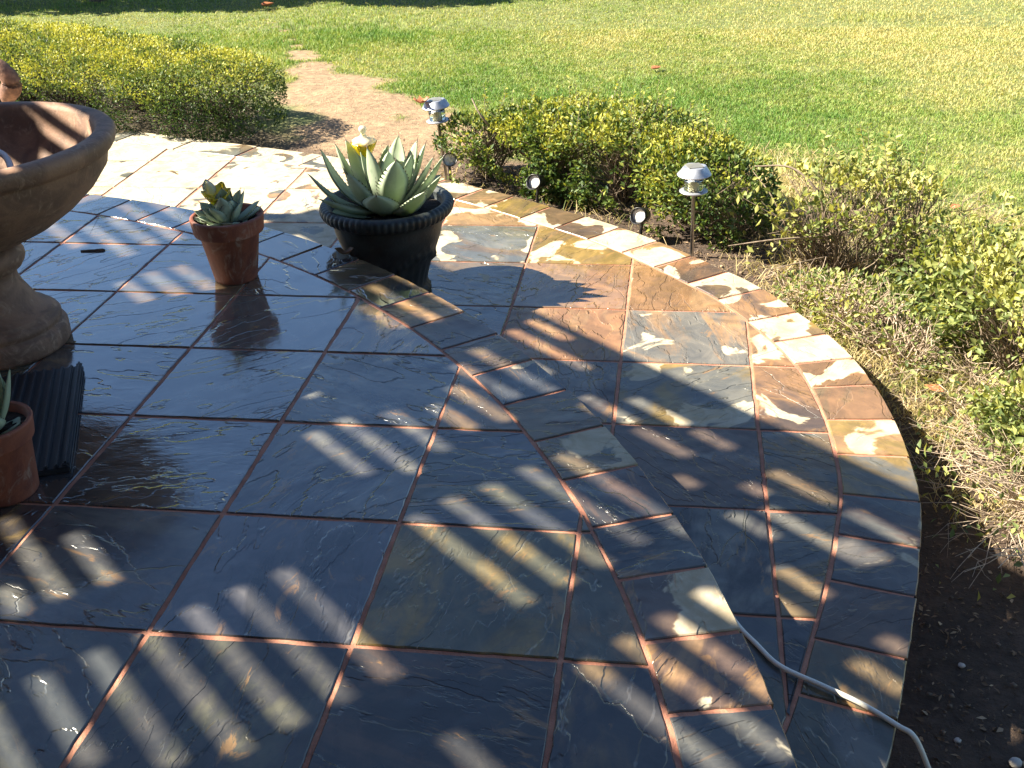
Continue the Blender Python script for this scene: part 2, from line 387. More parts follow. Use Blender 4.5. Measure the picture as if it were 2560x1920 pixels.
UB = {12.75: ('P', 'O', .24, .5), 15.95: ('T', 'P', .31, .5), 19.25: ('D', 'S', .25, .3), 22.4: ('P', 'D', .24, .5), 25.85: ('T', 'G', .32, .5), 29.05: ('T', 'P', .18, .5),
      32.5: ('B', 'D', .27, .3), 35.8: ('P', 'T', .15, .5), 39.07: ('P', 'S', .1, .4), 42.2: ('O', 'P', .12, .4), 45.4: ('T', 'D', .08, .3), 48.65: ('T', 'P', .1, .5), 9.4: ('B', 'S', .2, .2)}
for k in range(len(ja)-1):
    a0, a1 = R(ja[k]), R(ja[k+1]); n = 7
    P = [(UC[0]+UOUT*math.cos(a), UC[1]+UOUT*math.sin(a)) for a in np.linspace(a0, a1, n)]+[(UC[0]+UIN*math.cos(a), UC[1]+UIN*math.sin(a)) for a in np.linspace(a1, a0, n)]
    c = UB.get(ja[k]) or (random.choice('BSDP' if ja[k] < 52 else 'ST'), random.choice('TGSB'), random.uniform(0, .04), random.uniform(.1, .4))
    rimdry = lambda v, b=.16+c[2], g=(.14 if ja[k] < 40 else 0): b+g*((math.hypot(v[0]-UC[0], v[1]-UC[1])-UIN)/(UOUT-UIN)-.45)*2
    up.add(P, 0, c[0], c[1], rimdry, c[3], .9 if ja[k] > 43 else .35, depth=.04)
patio_up = up.build('raised_patio', M['slate']); tag(patio_up, kind='structure')
def disc_prism(P, z1, z0):
    n = len(P); V = [(p[0], p[1], z1) for p in P]+[(p[0], p[1], z0) for p in P]
    return V, [tuple(range(n))]+[(i, i+n, (i+1) % n+n, (i+1) % n) for i in range(n)]
Pm = [(UC[0]+(UOUT-.012)*math.cos(a), UC[1]+(UOUT-.012)*math.sin(a)) for a in np.linspace(R(-66), R(117), 220)]
V, F = disc_prism(Pm, -.0045, -.75); tag(mk('raised_patio_base', V, F, M['mortar']), kind='structure')
# --- lower level
OUT = [(-6.2, 5.78), (-4.6, 5.50), (-3.3, 5.19), (-2.65, 5.045), (-2.017, 4.888), (-1.586, 4.752), (-1.335, 4.655), (-.899, 4.516), (-.45, 4.350), (0, 4.145), (.36, 3.935), (.587, 3.780), (.76, 3.665), (.967, 3.512),
       (1.148, 3.375), (1.326, 3.233), (1.506, 3.064), (1.660, 2.890), (1.807, 2.718), (1.943, 2.541), (2.062, 2.322), (2.155, 2.133), (2.226, 1.938), (2.272, 1.736),
       (2.301, 1.500), (2.311, 1.272), (2.300, 1.026), (2.261, .804), (2.215, .589), (2.154, .353), (2.099, .150), (2.03, -.06), (1.93, -.33), (1.80, -.62), (1.62, -.95), (1.3, -1.4), (.9, -1.9), (.4, -2.5)]
OUTS = smooth_path([(a, b, 0) for a, b in OUT], 6)[:, :2]
def offset_curve(P, d):
    T = np.gradient(P, axis=0); T /= np.linalg.norm(T, axis=1)[:, None]; N = np.stack([T[:, 1], -T[:, 0]], 1)   # inward is to the right of travel
    return P+N*d
INS = offset_curve(OUTS, .225)
def near_param(P, q): return int(np.argmin(((P-np.array(q))**2).sum(1)))
LJ = [(-5.0, 5.58), (-4.55, 5.48), (-4.1, 5.38), (-3.65, 5.27), (-3.2, 5.165), (-2.75, 5.065), (-2.3, 4.965), (-1.80, 4.83), (-1.335, 4.655), (-.899, 4.516), (-.449, 4.353), (-.16, 4.22), (.1, 4.09), (.35, 3.94), (.587, 3.78), (.766, 3.656), (.967, 3.512), (1.148, 3.375), (1.326, 3.233), (1.506, 3.064), (1.66, 2.89), (1.807, 2.718), (1.943, 2.541),
      (2.062, 2.322), (2.155, 2.133), (2.226, 1.938), (2.272, 1.736), (2.301, 1.5), (2.311, 1.272), (2.3, 1.026), (2.261, .804), (2.215, .589), (2.154, .353), (2.099, .15), (2.02, -.09), (1.93, -.33), (1.82, -.58), (1.69, -.83), (1.5, -1.1), (1.3, -1.4)]
LB = {8: ('S', 'T', .60), 9: ('S', 'T', .58), 10: ('S', 'G', .56), 7: ('S', 'T', .60), 11: ('S', 'T', .46), 12: ('T', 'O', .45), 13: ('T', 'O', .54), 14: ('T', 'O', .50), 15: ('Y', 'T', .38), 16: ('T', 'Y', .50), 17: ('T', 'P', .50), 18: ('T', 'O', .55), 19: ('O', 'T', .54), 20: ('R', 'P', .42),
      21: ('P', 'T', .50), 22: ('R', 'P', .48), 23: ('T', 'Y', .52), 24: ('Y', 'O', .85), 25: ('R', 'T', .50), 26: ('R', 'T', .20), 27: ('O', 'Y', .40), 28: ('Y', 'S', .10), 29: ('P', 'S', .38), 30: ('S', 'P', .36), 31: ('P', 'P', .06), 32: ('T', 'G', .05), 33: ('G', 'S', .20)}
lo = TileMesh()
for k in range(len(LJ)-1):
    i0, i1 = near_param(OUTS, LJ[k]), near_param(OUTS, LJ[k+1])
    if i1 <= i0: continue
    P = [tuple(p) for p in OUTS[i0:i1+1]]+[tuple(p) for p in INS[i0:i1+1][::-1]]
    c = LB.get(k, ('S', 'T', .45 if k < 12 else .1))
    lo.add(P, -H, c[0], c[1], c[2]+.03, .10, .22 if k > 12 else .1, depth=.045)
Cc = hull([tuple(p) for p in INS]+[(-8, 5.9), (-8, -2.6), (0, -2.6)])
if area(Cc) < 0: Cc = Cc[::-1]
LX = [-5.15, -4.68, -4.22, -3.76, -3.29, -2.83, -2.37, -1.905, -1.444, -.960, -.470, .008, .468, .934, 1.396, 1.86, 2.32]
LY = [-1.4, -.92, -.45, .02, .48, .945, 1.399, 1.849, 2.301, 2.768, 3.230, 3.74, 4.21, 4.68, 5.15, 5.6]
LC = {(12, 9): ('S', 'T', .44, .15), (13, 9): ('Y', 'T', .45, .2), (12, 8): ('T', 'S', .40, .5), (13, 8): ('O', 'R', .25, .4), (14, 8): ('R', 'O', .40, .2), (14, 9): ('R', 'O', .3, .2),
      (13, 7): ('R', 'O', .30, .4), (14, 7): ('S', 'O', .43, .15), (15, 7): ('R', 'T', .40, .2), (12, 7): ('P', 'S', .1, .5), (13, 6): ('S', 'P', .15, .5), (14, 6): ('S', 'Y', .42, .5), (15, 6): ('R', 'P', .34, .15),
      (14, 5): ('P', 'P', .10, .3), (15, 5): ('S', 'T', .08, .5), (14, 4): ('D', 'S', .25, .5), (15, 4): ('T', 'S', .08, .3), (14, 3): ('G', 'B', .05, .2), (15, 3): ('B', 'D', .03, .4),
      (12, 10): ('O', 'T', .46, .15), (11, 10): ('S', 'T', .47, .15), (11, 9): ('S', 'B', .44, .2), (10, 10): ('S', 'O', .55, .15), (13, 10): ('Y', 'T', .42, .15), (11, 11): ('S', 'T', .50, .1), (10, 11): ('O', 'T', .54, .1)}
for i in range(len(LX)-1):
    for j in range(len(LY)-1):
        P = clip_convex([(LX[i], LY[j]), (LX[i+1], LY[j]), (LX[i+1], LY[j+1]), (LX[i], LY[j+1])], Cc)
        if not P: continue
        if max(math.hypot(p[0]-UC[0], p[1]-UC[1]) for p in P) < UOUT-.05: continue
        c = LC.get((i, j))
        if c is None:
            c = (random.choice('STSO'), random.choice('OTG'), random.uniform(.56, .68), .12) if i < 11 else (random.choice('STP'), 'T', .12, .2)
        lo.add(P, -H, c[0], c[1], c[2]+.03, c[3], .55 if i in (11, 12) and j in (8, 9) or (i, j) in ((13, 8), (12, 7)) else .18, depth=.02)
patio_lo = lo.build('lower_patio', M['slate']); tag(patio_lo, kind='structure')
base = [tuple(p) for p in offset_curve(OUTS, .012)]+[(0, -4), (-8, -4), (-8, 5.7)]
if area(base) < 0: base = base[::-1]
V, F = disc_prism(base, -H-.0045, -H-.6); tag(mk('lower_patio_base', V, F, M['mortar']), kind='structure')

# ------------------------------------------------------------------ ground
OD = OUTS
def dist_patio(x, y):
    """signed distance outwards from the patio edge (approx.)"""
    x = np.atleast_1d(np.asarray(x, float)); y = np.atleast_1d(np.asarray(y, float)); out = np.empty(len(x))
    S = OD[::2]; T = np.gradient(S, axis=0); T /= np.linalg.norm(T, axis=1)[:, None]
    for k in range(0, len(x), 20000):
        dx = x[k:k+20000, None]-S[None, :, 0]; dy = y[k:k+20000, None]-S[None, :, 1]; d2 = dx*dx+dy*dy; i = d2.argmin(1)
        r = np.arange(len(i)); s = dx[r, i]*(-T[i, 1])+dy[r, i]*T[i, 0]
        out[k:k+20000] = np.sqrt(d2[r, i])*np.sign(s)
    return out
def gz(x, y):
    x = np.asarray(x, float); y = np.asarray(y, float)
    near = sstep(2.9, 1.4, y)*sstep(1.0, 2.0, x)
    return -H-.055-.17*near-.03*sstep(1.5, 3.2, y*0+np.hypot(x-1.8, y-3.2))+.02*(fbm(x*1.3, y*1.3, 5)-.5)*1.2
def pathmask(x, y):
    """bare sandy earth between the long hedge and the lawn"""
    P = np.array([(-2.45, 9.1), (-1.95, 8.3), (-1.5, 7.3), (-1.15, 6.6), (-.78, 6.0), (-.45, 5.35), (-.1, 4.75), (.3, 4.25), (.6, 3.95)])
    Wd = np.array([.02, .06, .14, .26, .42, .56, .54, .42, .25])
    x = np.asarray(x, float); y = np.asarray(y, float); best = np.full(x.shape, -9.)
    for (a, b), wd in zip(smooth_path([(p[0], p[1], 0) for p in P], 4)[:, :2], np.interp(np.linspace(0, 8, 33), range(9), Wd)):
        best = np.maximum(best, 1-np.hypot(x-a, y-b)/wd)
    return sstep(-.25, .25, best+(fbm(x*3.5, y*3.5, 11)-.5)*1.9)
def bedmask(x, y):
    d = dist_patio(x, y); return sstep(.75, .35, d+(fbm(x*3, y*3, 3)-.5)*.4)*sstep(-.2, .5, x)
gx, gy = np.meshgrid(np.linspace(-9, 8, 341), np.linspace(-3, 16, 381)); gx = gx.ravel(); gy = gy.ravel()
pm = pathmask(gx, gy); bm_ = bedmask(gx, gy); hedge_soil_shade = np.clip(sstep(1.4, .9, dist_patio(gx, gy))*sstep(-1.0, -1.5, gx)+sstep(.28, .16, dist_patio(gx, gy)-.35*sstep(-.3, -1.2, gx))*sstep(-.2, -.4, gx), 0, 1)  # dark soil by the hedge, plus its shadow wedge painted along the patio edge
nn = fbm(gx*9, gy*9, 21)
lawnc = np.array([.14, .17, .05]); sand = np.array([.30, .205, .12]); dark = np.array([.075, .050, .034])
gc = lawnc[None]*(.7+.6*nn[:, None]); gc = gc*(1-pm[:, None])+sand[None]*(.75+.5*nn[:, None])*pm[:, None]
dk = np.clip(np.maximum(bm_, hedge_soil_shade*.85), 0, 1)[:, None]; gc = gc*(1-dk)+dark[None]*(.6+.9*nn[:, None])*dk
gzv = gz(gx, gy)+.012*(fbm(gx*7, gy*7, 31)-.5)
nx, ny = 341, 381; idx = (np.arange(ny-1)[:, None]*nx+np.arange(nx-1)[None, :]).ravel()
GF = np.stack([idx, idx+1, idx+nx+1, idx+nx], 1)
m = NT('earth'); q = m.pos(); c = m.attr('gcol').outputs['Color']; n1 = m.noise(q, 22, 8, .7); n2 = m.noise(q, 90, 4, .6)
c = m.mix(m.ramp(n1, .3, .75), m.mix(1.0, c, (.62, .60, .58), 'MULTIPLY'), m.mix(1.0, c, (1.35, 1.32, 1.28), 'MULTIPLY'))
c = m.mix(m.math('MULTIPLY', m.ramp(n2, .6, .72), .35), c, m.mix(1.0, c, (1.8, 1.75, 1.7), 'MULTIPLY'))
m.bsdf(Base_Color=c, Roughness=.9, Normal=m.bump(m.math('ADD', n1, m.math('MULTIPLY', n2, .4)), .02)); M['earth'] = m.m
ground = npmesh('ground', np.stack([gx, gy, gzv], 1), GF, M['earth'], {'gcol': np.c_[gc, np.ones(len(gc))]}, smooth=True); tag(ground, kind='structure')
far = mk('far_ground', [(-80, -40, -.62), (80, -40, -.62), (80, 90, -.62), (-80, 90, -.62)], [(0, 1, 2, 3)], simple('far_lawn', (.16, .20, .06), .9, .4, 2)); tag(far, kind='structure')

# ------------------------------------------------------------------ leaves, blades, branches
def blades(X, Y, Z, hgt, wid, lean, lc, az=None):
    n = len(X); az = rng.uniform(0, 2*np.pi, n) if az is None else az; la = rng.uniform(0, 2*np.pi, n)
    dx, dy = np.cos(az)*wid/2, np.sin(az)*wid/2; lx, ly = np.cos(la)*lean*hgt, np.sin(la)*lean*hgt
    b0 = np.stack([X-dx, Y-dy, Z], 1); b1 = np.stack([X+dx, Y+dy, Z], 1)
    m0 = np.stack([X-dx*.8+lx*.35, Y-dy*.8+ly*.35, Z+hgt*.6], 1); m1 = np.stack([X+dx*.8+lx*.35, Y+dy*.8+ly*.35, Z+hgt*.6], 1)
    t0 = np.stack([X+lx, Y+ly, Z+hgt*np.sqrt(np.clip(1-lean**2*.6, .1, 1))], 1)
    V = np.stack([b0, b1, m0, m1, t0], 1).reshape(-1, 3); i = np.arange(n)[:, None]*5
    F = np.concatenate([i+np.array([[0, 1, 3]]), i+np.array([[0, 3, 2]]), i+np.array([[2, 3, 4]])]); return V, F, np.repeat(lc, 5)
def norm(v): return v/(np.linalg.norm(v, axis=-1, keepdims=True)+1e-9)
def leaf_quads(Pp, D, N, L, Wd, lc, fold=.18):
    """diamond leaves folded along the midrib: base, left, tip, right"""
    D = norm(D); S = norm(np.cross(D, N)); N = np.cross(S, D); L = L[:, None]; Wd = Wd[:, None]
    b = Pp; t = Pp+D*L-N*L*.12; l = Pp+D*L*.45+S*Wd*.5+N*Wd*fold; r = Pp+D*L*.45-S*Wd*.5+N*Wd*fold
    V = np.stack([b, l, t, r], 1).reshape(-1, 3); i = np.arange(len(Pp))[:, None]*4
    return V, np.concatenate([i+np.array([[0, 2, 1]]), i+np.array([[0, 3, 2]])]), np.repeat(lc, 4)
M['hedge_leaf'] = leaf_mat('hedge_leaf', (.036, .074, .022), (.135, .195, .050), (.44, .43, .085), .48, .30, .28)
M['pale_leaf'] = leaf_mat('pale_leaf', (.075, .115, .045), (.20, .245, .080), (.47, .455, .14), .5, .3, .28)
M['tree_leaf'] = leaf_mat('tree_leaf', (.05, .09, .03), (.08, .13, .04), (.12, .17, .05), .45, .25)
M['grass'] = leaf_mat('grass_blade', (.120, .235, .045), (.28, .34, .085), (.52, .46, .20), .55, .30, .25)
M['straw'] = leaf_mat('straw_blade', (.16, .20, .06), (.46, .38, .17), (.66, .52, .30), .6, .25, .3)
M['litter'] = leaf_mat('litter_leaf', (.09, .058, .036), (.26, .17, .10), (.58, .44, .28), .7, .1, .2)

# --- lawn
def lawn_tone(x, y):
    """0 lush green .. 1 straw; world-space patches seen in the lawn"""
    t = .52+.0*x
    t += .24*sstep(2.2, 4.2, x+.35*(y-6))                      # yellower to the right
    t += .16*sstep(6.6, 8.6, y+(x-1)*.25)*sstep(-1.0, .6, x)
    t -= .46*np.exp(-(((x-.5)/1.5)**2+((y-6.2)/.55)**2))
    t -= .46*np.exp(-(((x-2.1-.25*(5.4-y))/1.0)**2+((y-5.2)/.75)**2))
    t -= .25*np.exp(-(((x+1.2)/1.0)**2+((y-8.4)/1.3)**2))
    t -= .30*np.exp(-(((x-3.28)/.45)**2+((y-8.9)/.30)**2))
    t += .10*np.exp(-(((x-.1)/.7)**2+((y-5.2)/.5)**2))
    return t+(fbm(x*1.1, y*1.1, 41)-.47)*.9+(fbm(x*4.5, y*4.5, 42)-.47)*.55+(fbm(x*15, y*15, 43, 2)-.37)*.6
def lawn_points(n, x0, x1, y0, y1, keep=1.0):
    X = rng.uniform(x0, x1, n); Y = rng.uniform(y0, y1, n)
    d = dist_patio(X, Y); ok = (d > .30)&((pathmask(X, Y) < rng.uniform(.0, 1.0, n)**1.5))
    ok &= bedmask(X, Y) < rng.uniform(0.05, .8, n)
    ok &= ~((X < -.95)&(Y < 6.3-.25*(X+1)))
    ok &= rng.uniform(0, 1, n) < .10+1.9*fbm(X*9, Y*9, 51)
    return X[ok], Y[ok]
XS, YS = [], []
for n_, a_ in ((150000, (-.5, 4.4, 3.3, 6.2)), (210000, (-5.6, 5.2, 6.2, 8.4)), (180000, (-8.4, 6.6, 8.4, 12.6))):
    X, Y = lawn_points(n_, *a_); XS.append(X); YS.append(Y)
X = np.concatenate(XS); Y = np.concatenate(YS); tone = lawn_tone(X, Y)
lush = sstep(.5, .1, tone); coarse = np.exp(-(((X-3.28)/.45)**2+((Y-8.9)/.30)**2)) > .5
tall = np.exp(-(((X+1.6)/.9)**2+((Y-8.3)/1.0)**2))
hg = rng.uniform(.014, .030, len(X))*(1+.4*lush)*(1+.8*coarse)*(1+.8*tall)
Vv, Ff, lc = blades(X, Y, gz(X, Y)-.004, hg, rng.uniform(.0030, .0055, len(X))*(1+(Y-4)*.07), rng.uniform(.3, 1.1, len(X)), np.clip(tone+rng.normal(0, .20, len(X)), 0, 1))
tag(npmesh('lawn_grass', Vv, Ff, M['grass'], {'lc': lc}), 'mown lawn with lush green and dry straw patches beyond the shrubs', 'grass', kind='stuff')
# --- dry straw between the patio edge and the right-hand shrubs
n = 120000; X = rng.uniform(.2, 4.0, n); Y = rng.uniform(.7, 4.6, n); d = dist_patio(X, Y)
dens = sstep(.03, .10, d)*sstep(1.9, .9, d)*(.30+1.5*sstep(.4, .62, fbm(X*4, Y*4, 61)))*sstep(1.15, 2.0, Y+.75*(X-2.45))*(.06+.94*sstep(1.7, 2.1, X))
ok = (dens > rng.uniform(0, 1, n)); X, Y = X[ok], Y[ok]; n = len(X)
Vv, Ff, lc = blades(X, Y, gz(X, Y), rng.uniform(.02, .11, n), rng.uniform(.0018, .0040, n), rng.uniform(.7, 1.8, n), np.clip(rng.normal(.62, .25, n)-.35*sstep(.55, .7, fbm(X*2, Y*2, 62)), 0, 1))
tag(npmesh('dry_grass', Vv, Ff, M['straw'], {'lc': lc}), 'dry straw coloured grass along the outer edge of the curved patio', 'dry grass', kind='stuff')
# --- leaf litter on the dark soil
n = 60000; X = rng.uniform(-3.6, 3.4, n); Y = rng.uniform(-.4, 6.0, n); d = dist_patio(X, Y); ok = (d > .02)&(d < .1+rng.exponential(.5, n))&((X > .1)|(rng.uniform(0, 1, n) < .3)); X, Y = X[ok], Y[ok]; n = len(X)
Dd = np.stack([rng.normal(0, 1, n), rng.normal(0, 1, n), rng.normal(0, .25, n)], 1); Nn = np.stack([rng.normal(0, .45, n), rng.normal(0, .45, n), np.ones(n)], 1)
Ls = rng.uniform(.006, .026, n); Vv, Ff, lc = leaf_quads(np.stack([X, Y, gz(X, Y)+.006], 1), Dd, Nn, Ls, Ls*rng.uniform(.12, .6, n), np.clip(rng.normal(.38, .28, n), 0, 1))
tag(npmesh('leaf_litter', Vv, Ff, M['litter'], {'lc': lc}), 'brown leaf litter and twigs scattered over the bare soil around the patio', 'leaf litter', kind='stuff')

# --- shrubs
def grow(base, tip, n=6, wob=.05, droop=0):
    base = np.array(base, float); tip = np.array(tip, float); L = np.linalg.norm(tip-base); t = np.linspace(0, 1, n)[:, None]
    P = base+(tip-base)*t+rng.normal(0, wob*L, (n, 3))*np.sin(t*np.pi)**.7; P[:, 2] += droop*L*(t[:, 0]*(1-t[:, 0])); return P
def shrub(name, label, vol, nleaf, ls, bases, ntwig, barkm='bark', tone=(.35, .2), topz=(0, .3), yellow=.35, twr=(.0016, .0045), leafbias=.6, extra=(), nside=1, sprigs=0, splen=(.06, .17), leafm='hedge_leaf'):
    """vol(n) -> points on/inside the crown with outward directions; bases -> stem feet"""
    root = empty(name, (float(np.mean([b[0] for b in bases])), float(np.mean([b[1] for b in bases])), 0), label=label, cat='shrub')
    c0 = np.array(root.location)
    P, O = vol(nleaf)
    D = norm(O*leafbias+rng.normal(0, .6, P.shape)+np.array([0, 0, .25])); N = norm(rng.normal(0, .8, P.shape)+np.array([-.25, 0, .8]))
    L = rng.uniform(.65, 1.25, len(P))*ls
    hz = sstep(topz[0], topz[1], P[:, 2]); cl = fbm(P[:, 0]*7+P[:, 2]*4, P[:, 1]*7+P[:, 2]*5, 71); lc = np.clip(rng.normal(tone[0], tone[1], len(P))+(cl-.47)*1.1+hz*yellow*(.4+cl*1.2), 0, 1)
    sppaths = []
    if sprigs:
        top = vol(sprigs*14)[0]; top = top[np.argsort(-(top[:, 2]+rng.normal(0, .05, len(top))))][:sprigs*4]; top = top[rng.permutation(len(top))[:sprigs]]
        ex = []
        for b in top:
            ln = rng.uniform(*splen); e = b+norm(np.array([rng.normal(0, .35), rng.normal(0, .35), 1.0]))*ln; pth = grow(b-np.array([0, 0, .05]), e, 5, .05)-c0; sppaths.append((pth, np.linspace(.0020, .0008, 5)))
            for u in np.linspace(.25, 1, int(ln/.011)):
                k = u*4; i0 = min(int(k), 3); pt = pth[i0]*(1-(k-i0))+pth[i0+1]*(k-i0); a_ = rng.uniform(0, 6.28); ex.append((*(pt+c0), math.cos(a_), math.sin(a_), .55, rng.uniform(.45, .95)))
        ex = np.array(ex); n0 = len(P); P = np.concatenate([P, ex[:, :3]]); D = np.concatenate([D, ex[:, 3:6]]); N = np.concatenate([N, norm(rng.normal(0, .5, (len(ex), 3))+np.array([0, 0, 1.]))])
        L = np.concatenate([L, rng.uniform(.7, 1.1, len(ex))*ls]); lc = np.concatenate([lc, ex[:, 6]])
    Vv, Ff, l4 = leaf_quads(P-c0, D, N, L, L*rng.uniform(.42, .62, len(P)), lc)
    npmesh('foliage', Vv, Ff, M[leafm], {'lc': l4}, parent=root)
    tw, _ = vol(ntwig); paths = list((np.asarray(a)-c0, b) for a, b in extra)+sppaths
    bs = np.array(bases)
    for t in tw:
        b = bs[np.argmin(((bs[:, :2]-t[:2])**2).sum(1)+rng.uniform(0, .15, len(bs)))]
        P = grow((b[0]+rng.normal(0, .02), b[1]+rng.normal(0, .02), b[2]), t, 6, .06, .25)-c0
        r0 = rng.uniform(*twr); paths.append((P, np.linspace(r0, r0*.3, 6)))
        for _ in range(nside):
            k = rng.integers(2, 5); e = P[k]+norm(P[5]-P[k]+rng.normal(0, .08, 3))*rng.uniform(.05, .14)
            paths.append((np.array([P[k], (P[k]+e)/2+rng.normal(0, .008, 3), e]), np.array([r0*.5, r0*.4, r0*.25])))
    Vv, Ff = tubes(paths, 4); npmesh('branches', Vv, Ff, M[barkm], parent=root)
    return root
def capsule_vol(axis, ry, ztop, zbot, shell=.55, seed=1, gaps=.0, taper=0.0):
    """rounded hedge body around a ground polyline: half width ry, between zbot and ztop"""
    A = smooth_path([(a[0], a[1], 0) for a in axis], 8)[:, :2]; zt = np.interp(np.linspace(0, 1, len(A)), np.linspace(0, 1, len(ztop)), ztop); rr = np.interp(np.linspace(0, 1, len(A)), np.linspace(0, 1, len(ry)), ry)
    seg = np.r_[0, np.cumsum(np.linalg.norm(np.diff(A, axis=0), axis=1))]
    def f(n):
        out = []; oo = []; got = 0
        while got < n:
            m_ = n*3; u = rng.uniform(-.0, 1.0, m_)*seg[-1]; i = np.clip(np.searchsorted(seg, u)-1, 0, len(A)-2)
            t = (u-seg[i])/(seg[i+1]-seg[i]+1e-9); c = A[i]*(1-t[:, None])+A[i+1]*t[:, None]; T = norm(A[i+1]-A[i]); Nn_ = np.stack([-T[:, 1], T[:, 0]], 1)
            R0 = rr[i]; Z1 = zt[i]; Hh = Z1-zbot
            cap = rng.uniform(0, 1, m_) < .14
            v = rng.uniform(-1, 1, m_); wz = rng.uniform(0, 1, m_)
            endx = np.where(cap, rng.uniform(-1, 1, m_), 0)
            e = np.where(endx < 0, 0, 1); c = np.where(cap[:, None], np.where(e[:, None] == 0, A[0], A[-1]), c); Tt = np.where(cap[:, None], norm(np.where(e[:, None] == 0, A[0]-A[2], A[-1]-A[-3])), T)
            R0 = np.where(cap, np.where(e == 0, rr[0], rr[-1]), R0); Z1 = np.where(cap, np.where(e == 0, zt[0], zt[-1]), Z1); Hh = Z1-zbot
            al = np.abs(endx)
            N2 = np.stack([-Tt[:, 1], Tt[:, 0]], 1)
            px = c+N2*(v*R0)[:, None]+Tt*(al*R0)[:, None]; z = zbot+wz*Hh
            rad = np.sqrt(v**2+al**2); zz = np.maximum((wz-.55)/.45, 0); under = np.maximum((.30-wz)/.30, 0)
            q_ = rad**2.6+zz**2.2+under**2*.35
            bump = .62+.72*fbm(px[:, 0]*3+z*2, px[:, 1]*3-z*1.5, seed)+.14*(vnoise(px[:, 0]*11, px[:, 1]*11+z*9, seed+9)-.5)
            s = q_/bump; ok = (s < 1)&(rng.uniform(0, 1, m_) < np.where(s > shell, 1, .18+.0*s))
            if gaps > 0: ok &= fbm(px[:, 0]*5+z*4, px[:, 1]*5+z*4, seed+3) > gaps*(.6+.8*(1-wz))
            pp = np.stack([px[:, 0], px[:, 1], z], 1)[ok]; o_ = norm(np.stack([N2[:, 0]*v+Tt[:, 0]*al, N2[:, 1]*v+Tt[:, 1]*al, zz*1.2+.15], 1)[ok])
            out.append(pp); oo.append(o_); got += len(pp)
        return np.concatenate(out)[:n], np.concatenate(oo)[:n]
    return f
hb = [(-1.5-.32*k+rng.normal(0, .05), 5.42+.08*k+rng.normal(0, .08), -.33) for k in range(13)]
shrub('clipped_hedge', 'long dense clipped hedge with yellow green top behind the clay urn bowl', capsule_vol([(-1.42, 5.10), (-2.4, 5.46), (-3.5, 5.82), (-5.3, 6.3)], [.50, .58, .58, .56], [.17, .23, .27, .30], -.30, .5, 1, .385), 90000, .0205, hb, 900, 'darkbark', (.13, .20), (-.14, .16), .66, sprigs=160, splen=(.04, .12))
sb = [(.55, 4.18, -.32), (.95, 4.0, -.32), (1.3, 3.75, -.32), (1.62, 3.5, -.32), (1.85, 3.25, -.33)]
bigb = [(smooth_path([(1.0, 4.0, -.3), (.78, 4.0, -.14), (.62, 3.98, .0), (.55, 3.95, .10), (.50, 4.02, .16)], 5), np.linspace(.010, .004, 21)),
        (smooth_path([(1.0, 4.0, -.3), (.9, 4.05, -.05), (.72, 4.12, .10)], 5), np.linspace(.008, .003, 11))]
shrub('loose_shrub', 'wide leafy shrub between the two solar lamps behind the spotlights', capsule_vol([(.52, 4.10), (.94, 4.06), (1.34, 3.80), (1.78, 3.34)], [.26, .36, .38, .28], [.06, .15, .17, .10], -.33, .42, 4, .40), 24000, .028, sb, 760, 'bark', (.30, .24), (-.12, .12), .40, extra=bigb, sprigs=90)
vb = [(2.22, 2.92, -.34), (2.28, 2.80, -.34), (2.5, 2.85, -.34)]
def sp_path(pts, r0, r1): P = smooth_path(pts, 5); return (P, np.linspace(r0, r1, len(P)))
sparse = [sp_path([(2.27, 2.78, -.34), (2.24, 2.80, -.15), (2.20, 2.86, -.05), (2.16, 2.85, .06), (2.05, 2.9, .15), (1.9, 2.95, .14)], .012, .003),
          sp_path([(2.24, 2.80, -.15), (2.30, 2.78, -.02), (2.42, 2.8, .10)], .007, .002), sp_path([(2.24, 2.82, -.12), (2.0, 2.72, -.10), (1.80, 2.74, -.14)], .006, .002),
          sp_path([(2.1, 2.95, -.33), (2.05, 2.9, -.12), (1.98, 2.9, .02), (1.9, 3.0, .10)], .007, .002), sp_path([(2.5, 2.85, -.34), (2.55, 2.8, -.1), (2.62, 2.75, .08)], .008, .002),
          sp_path([(2.24, 2.8, -.2), (2.1, 2.65, -.17), (1.95, 2.62, -.2)], .005, .0015), sp_path([(2.27, 2.78, -.25), (2.45, 2.68, -.12), (2.55, 2.62, -.02)], .006, .002)]
shrub('sparse_shrub', 'sparse twiggy shrub with yellowing leaves and a bare forked stem right of the lamp', capsule_vol([(2.02, 3.0), (2.35, 2.92), (2.72, 2.76)], [.20, .28, .26], [.12, .17, .14], -.28, .3, 6, .46), 1500, .036, vb, 260, 'bark', (.52, .24), (-.15, .1), .35, (.0018, .004), extra=sparse, nside=2, sprigs=30, splen=(.08, .18), leafm='pale_leaf')
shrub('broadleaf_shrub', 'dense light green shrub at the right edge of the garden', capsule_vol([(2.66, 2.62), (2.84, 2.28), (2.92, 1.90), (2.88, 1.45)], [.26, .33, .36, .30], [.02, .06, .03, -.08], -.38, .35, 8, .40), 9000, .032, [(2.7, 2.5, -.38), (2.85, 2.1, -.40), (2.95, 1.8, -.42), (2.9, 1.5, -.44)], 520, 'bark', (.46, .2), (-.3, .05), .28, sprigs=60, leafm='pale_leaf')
def twigvol(n):
    P = np.stack([rng.normal(2.68, .17, n), rng.normal(1.45, .36, n), rng.uniform(-.42, -.20, n)], 1); P[:, 0] = np.clip(P[:, 0], 2.34, 3.05); P[:, 1] = np.clip(P[:, 1], .80, 2.2)+rng.uniform(-.05, .05, n)
    return P, norm(rng.normal(0, 1, (n, 3))+np.array([-.3, 0, .4]))
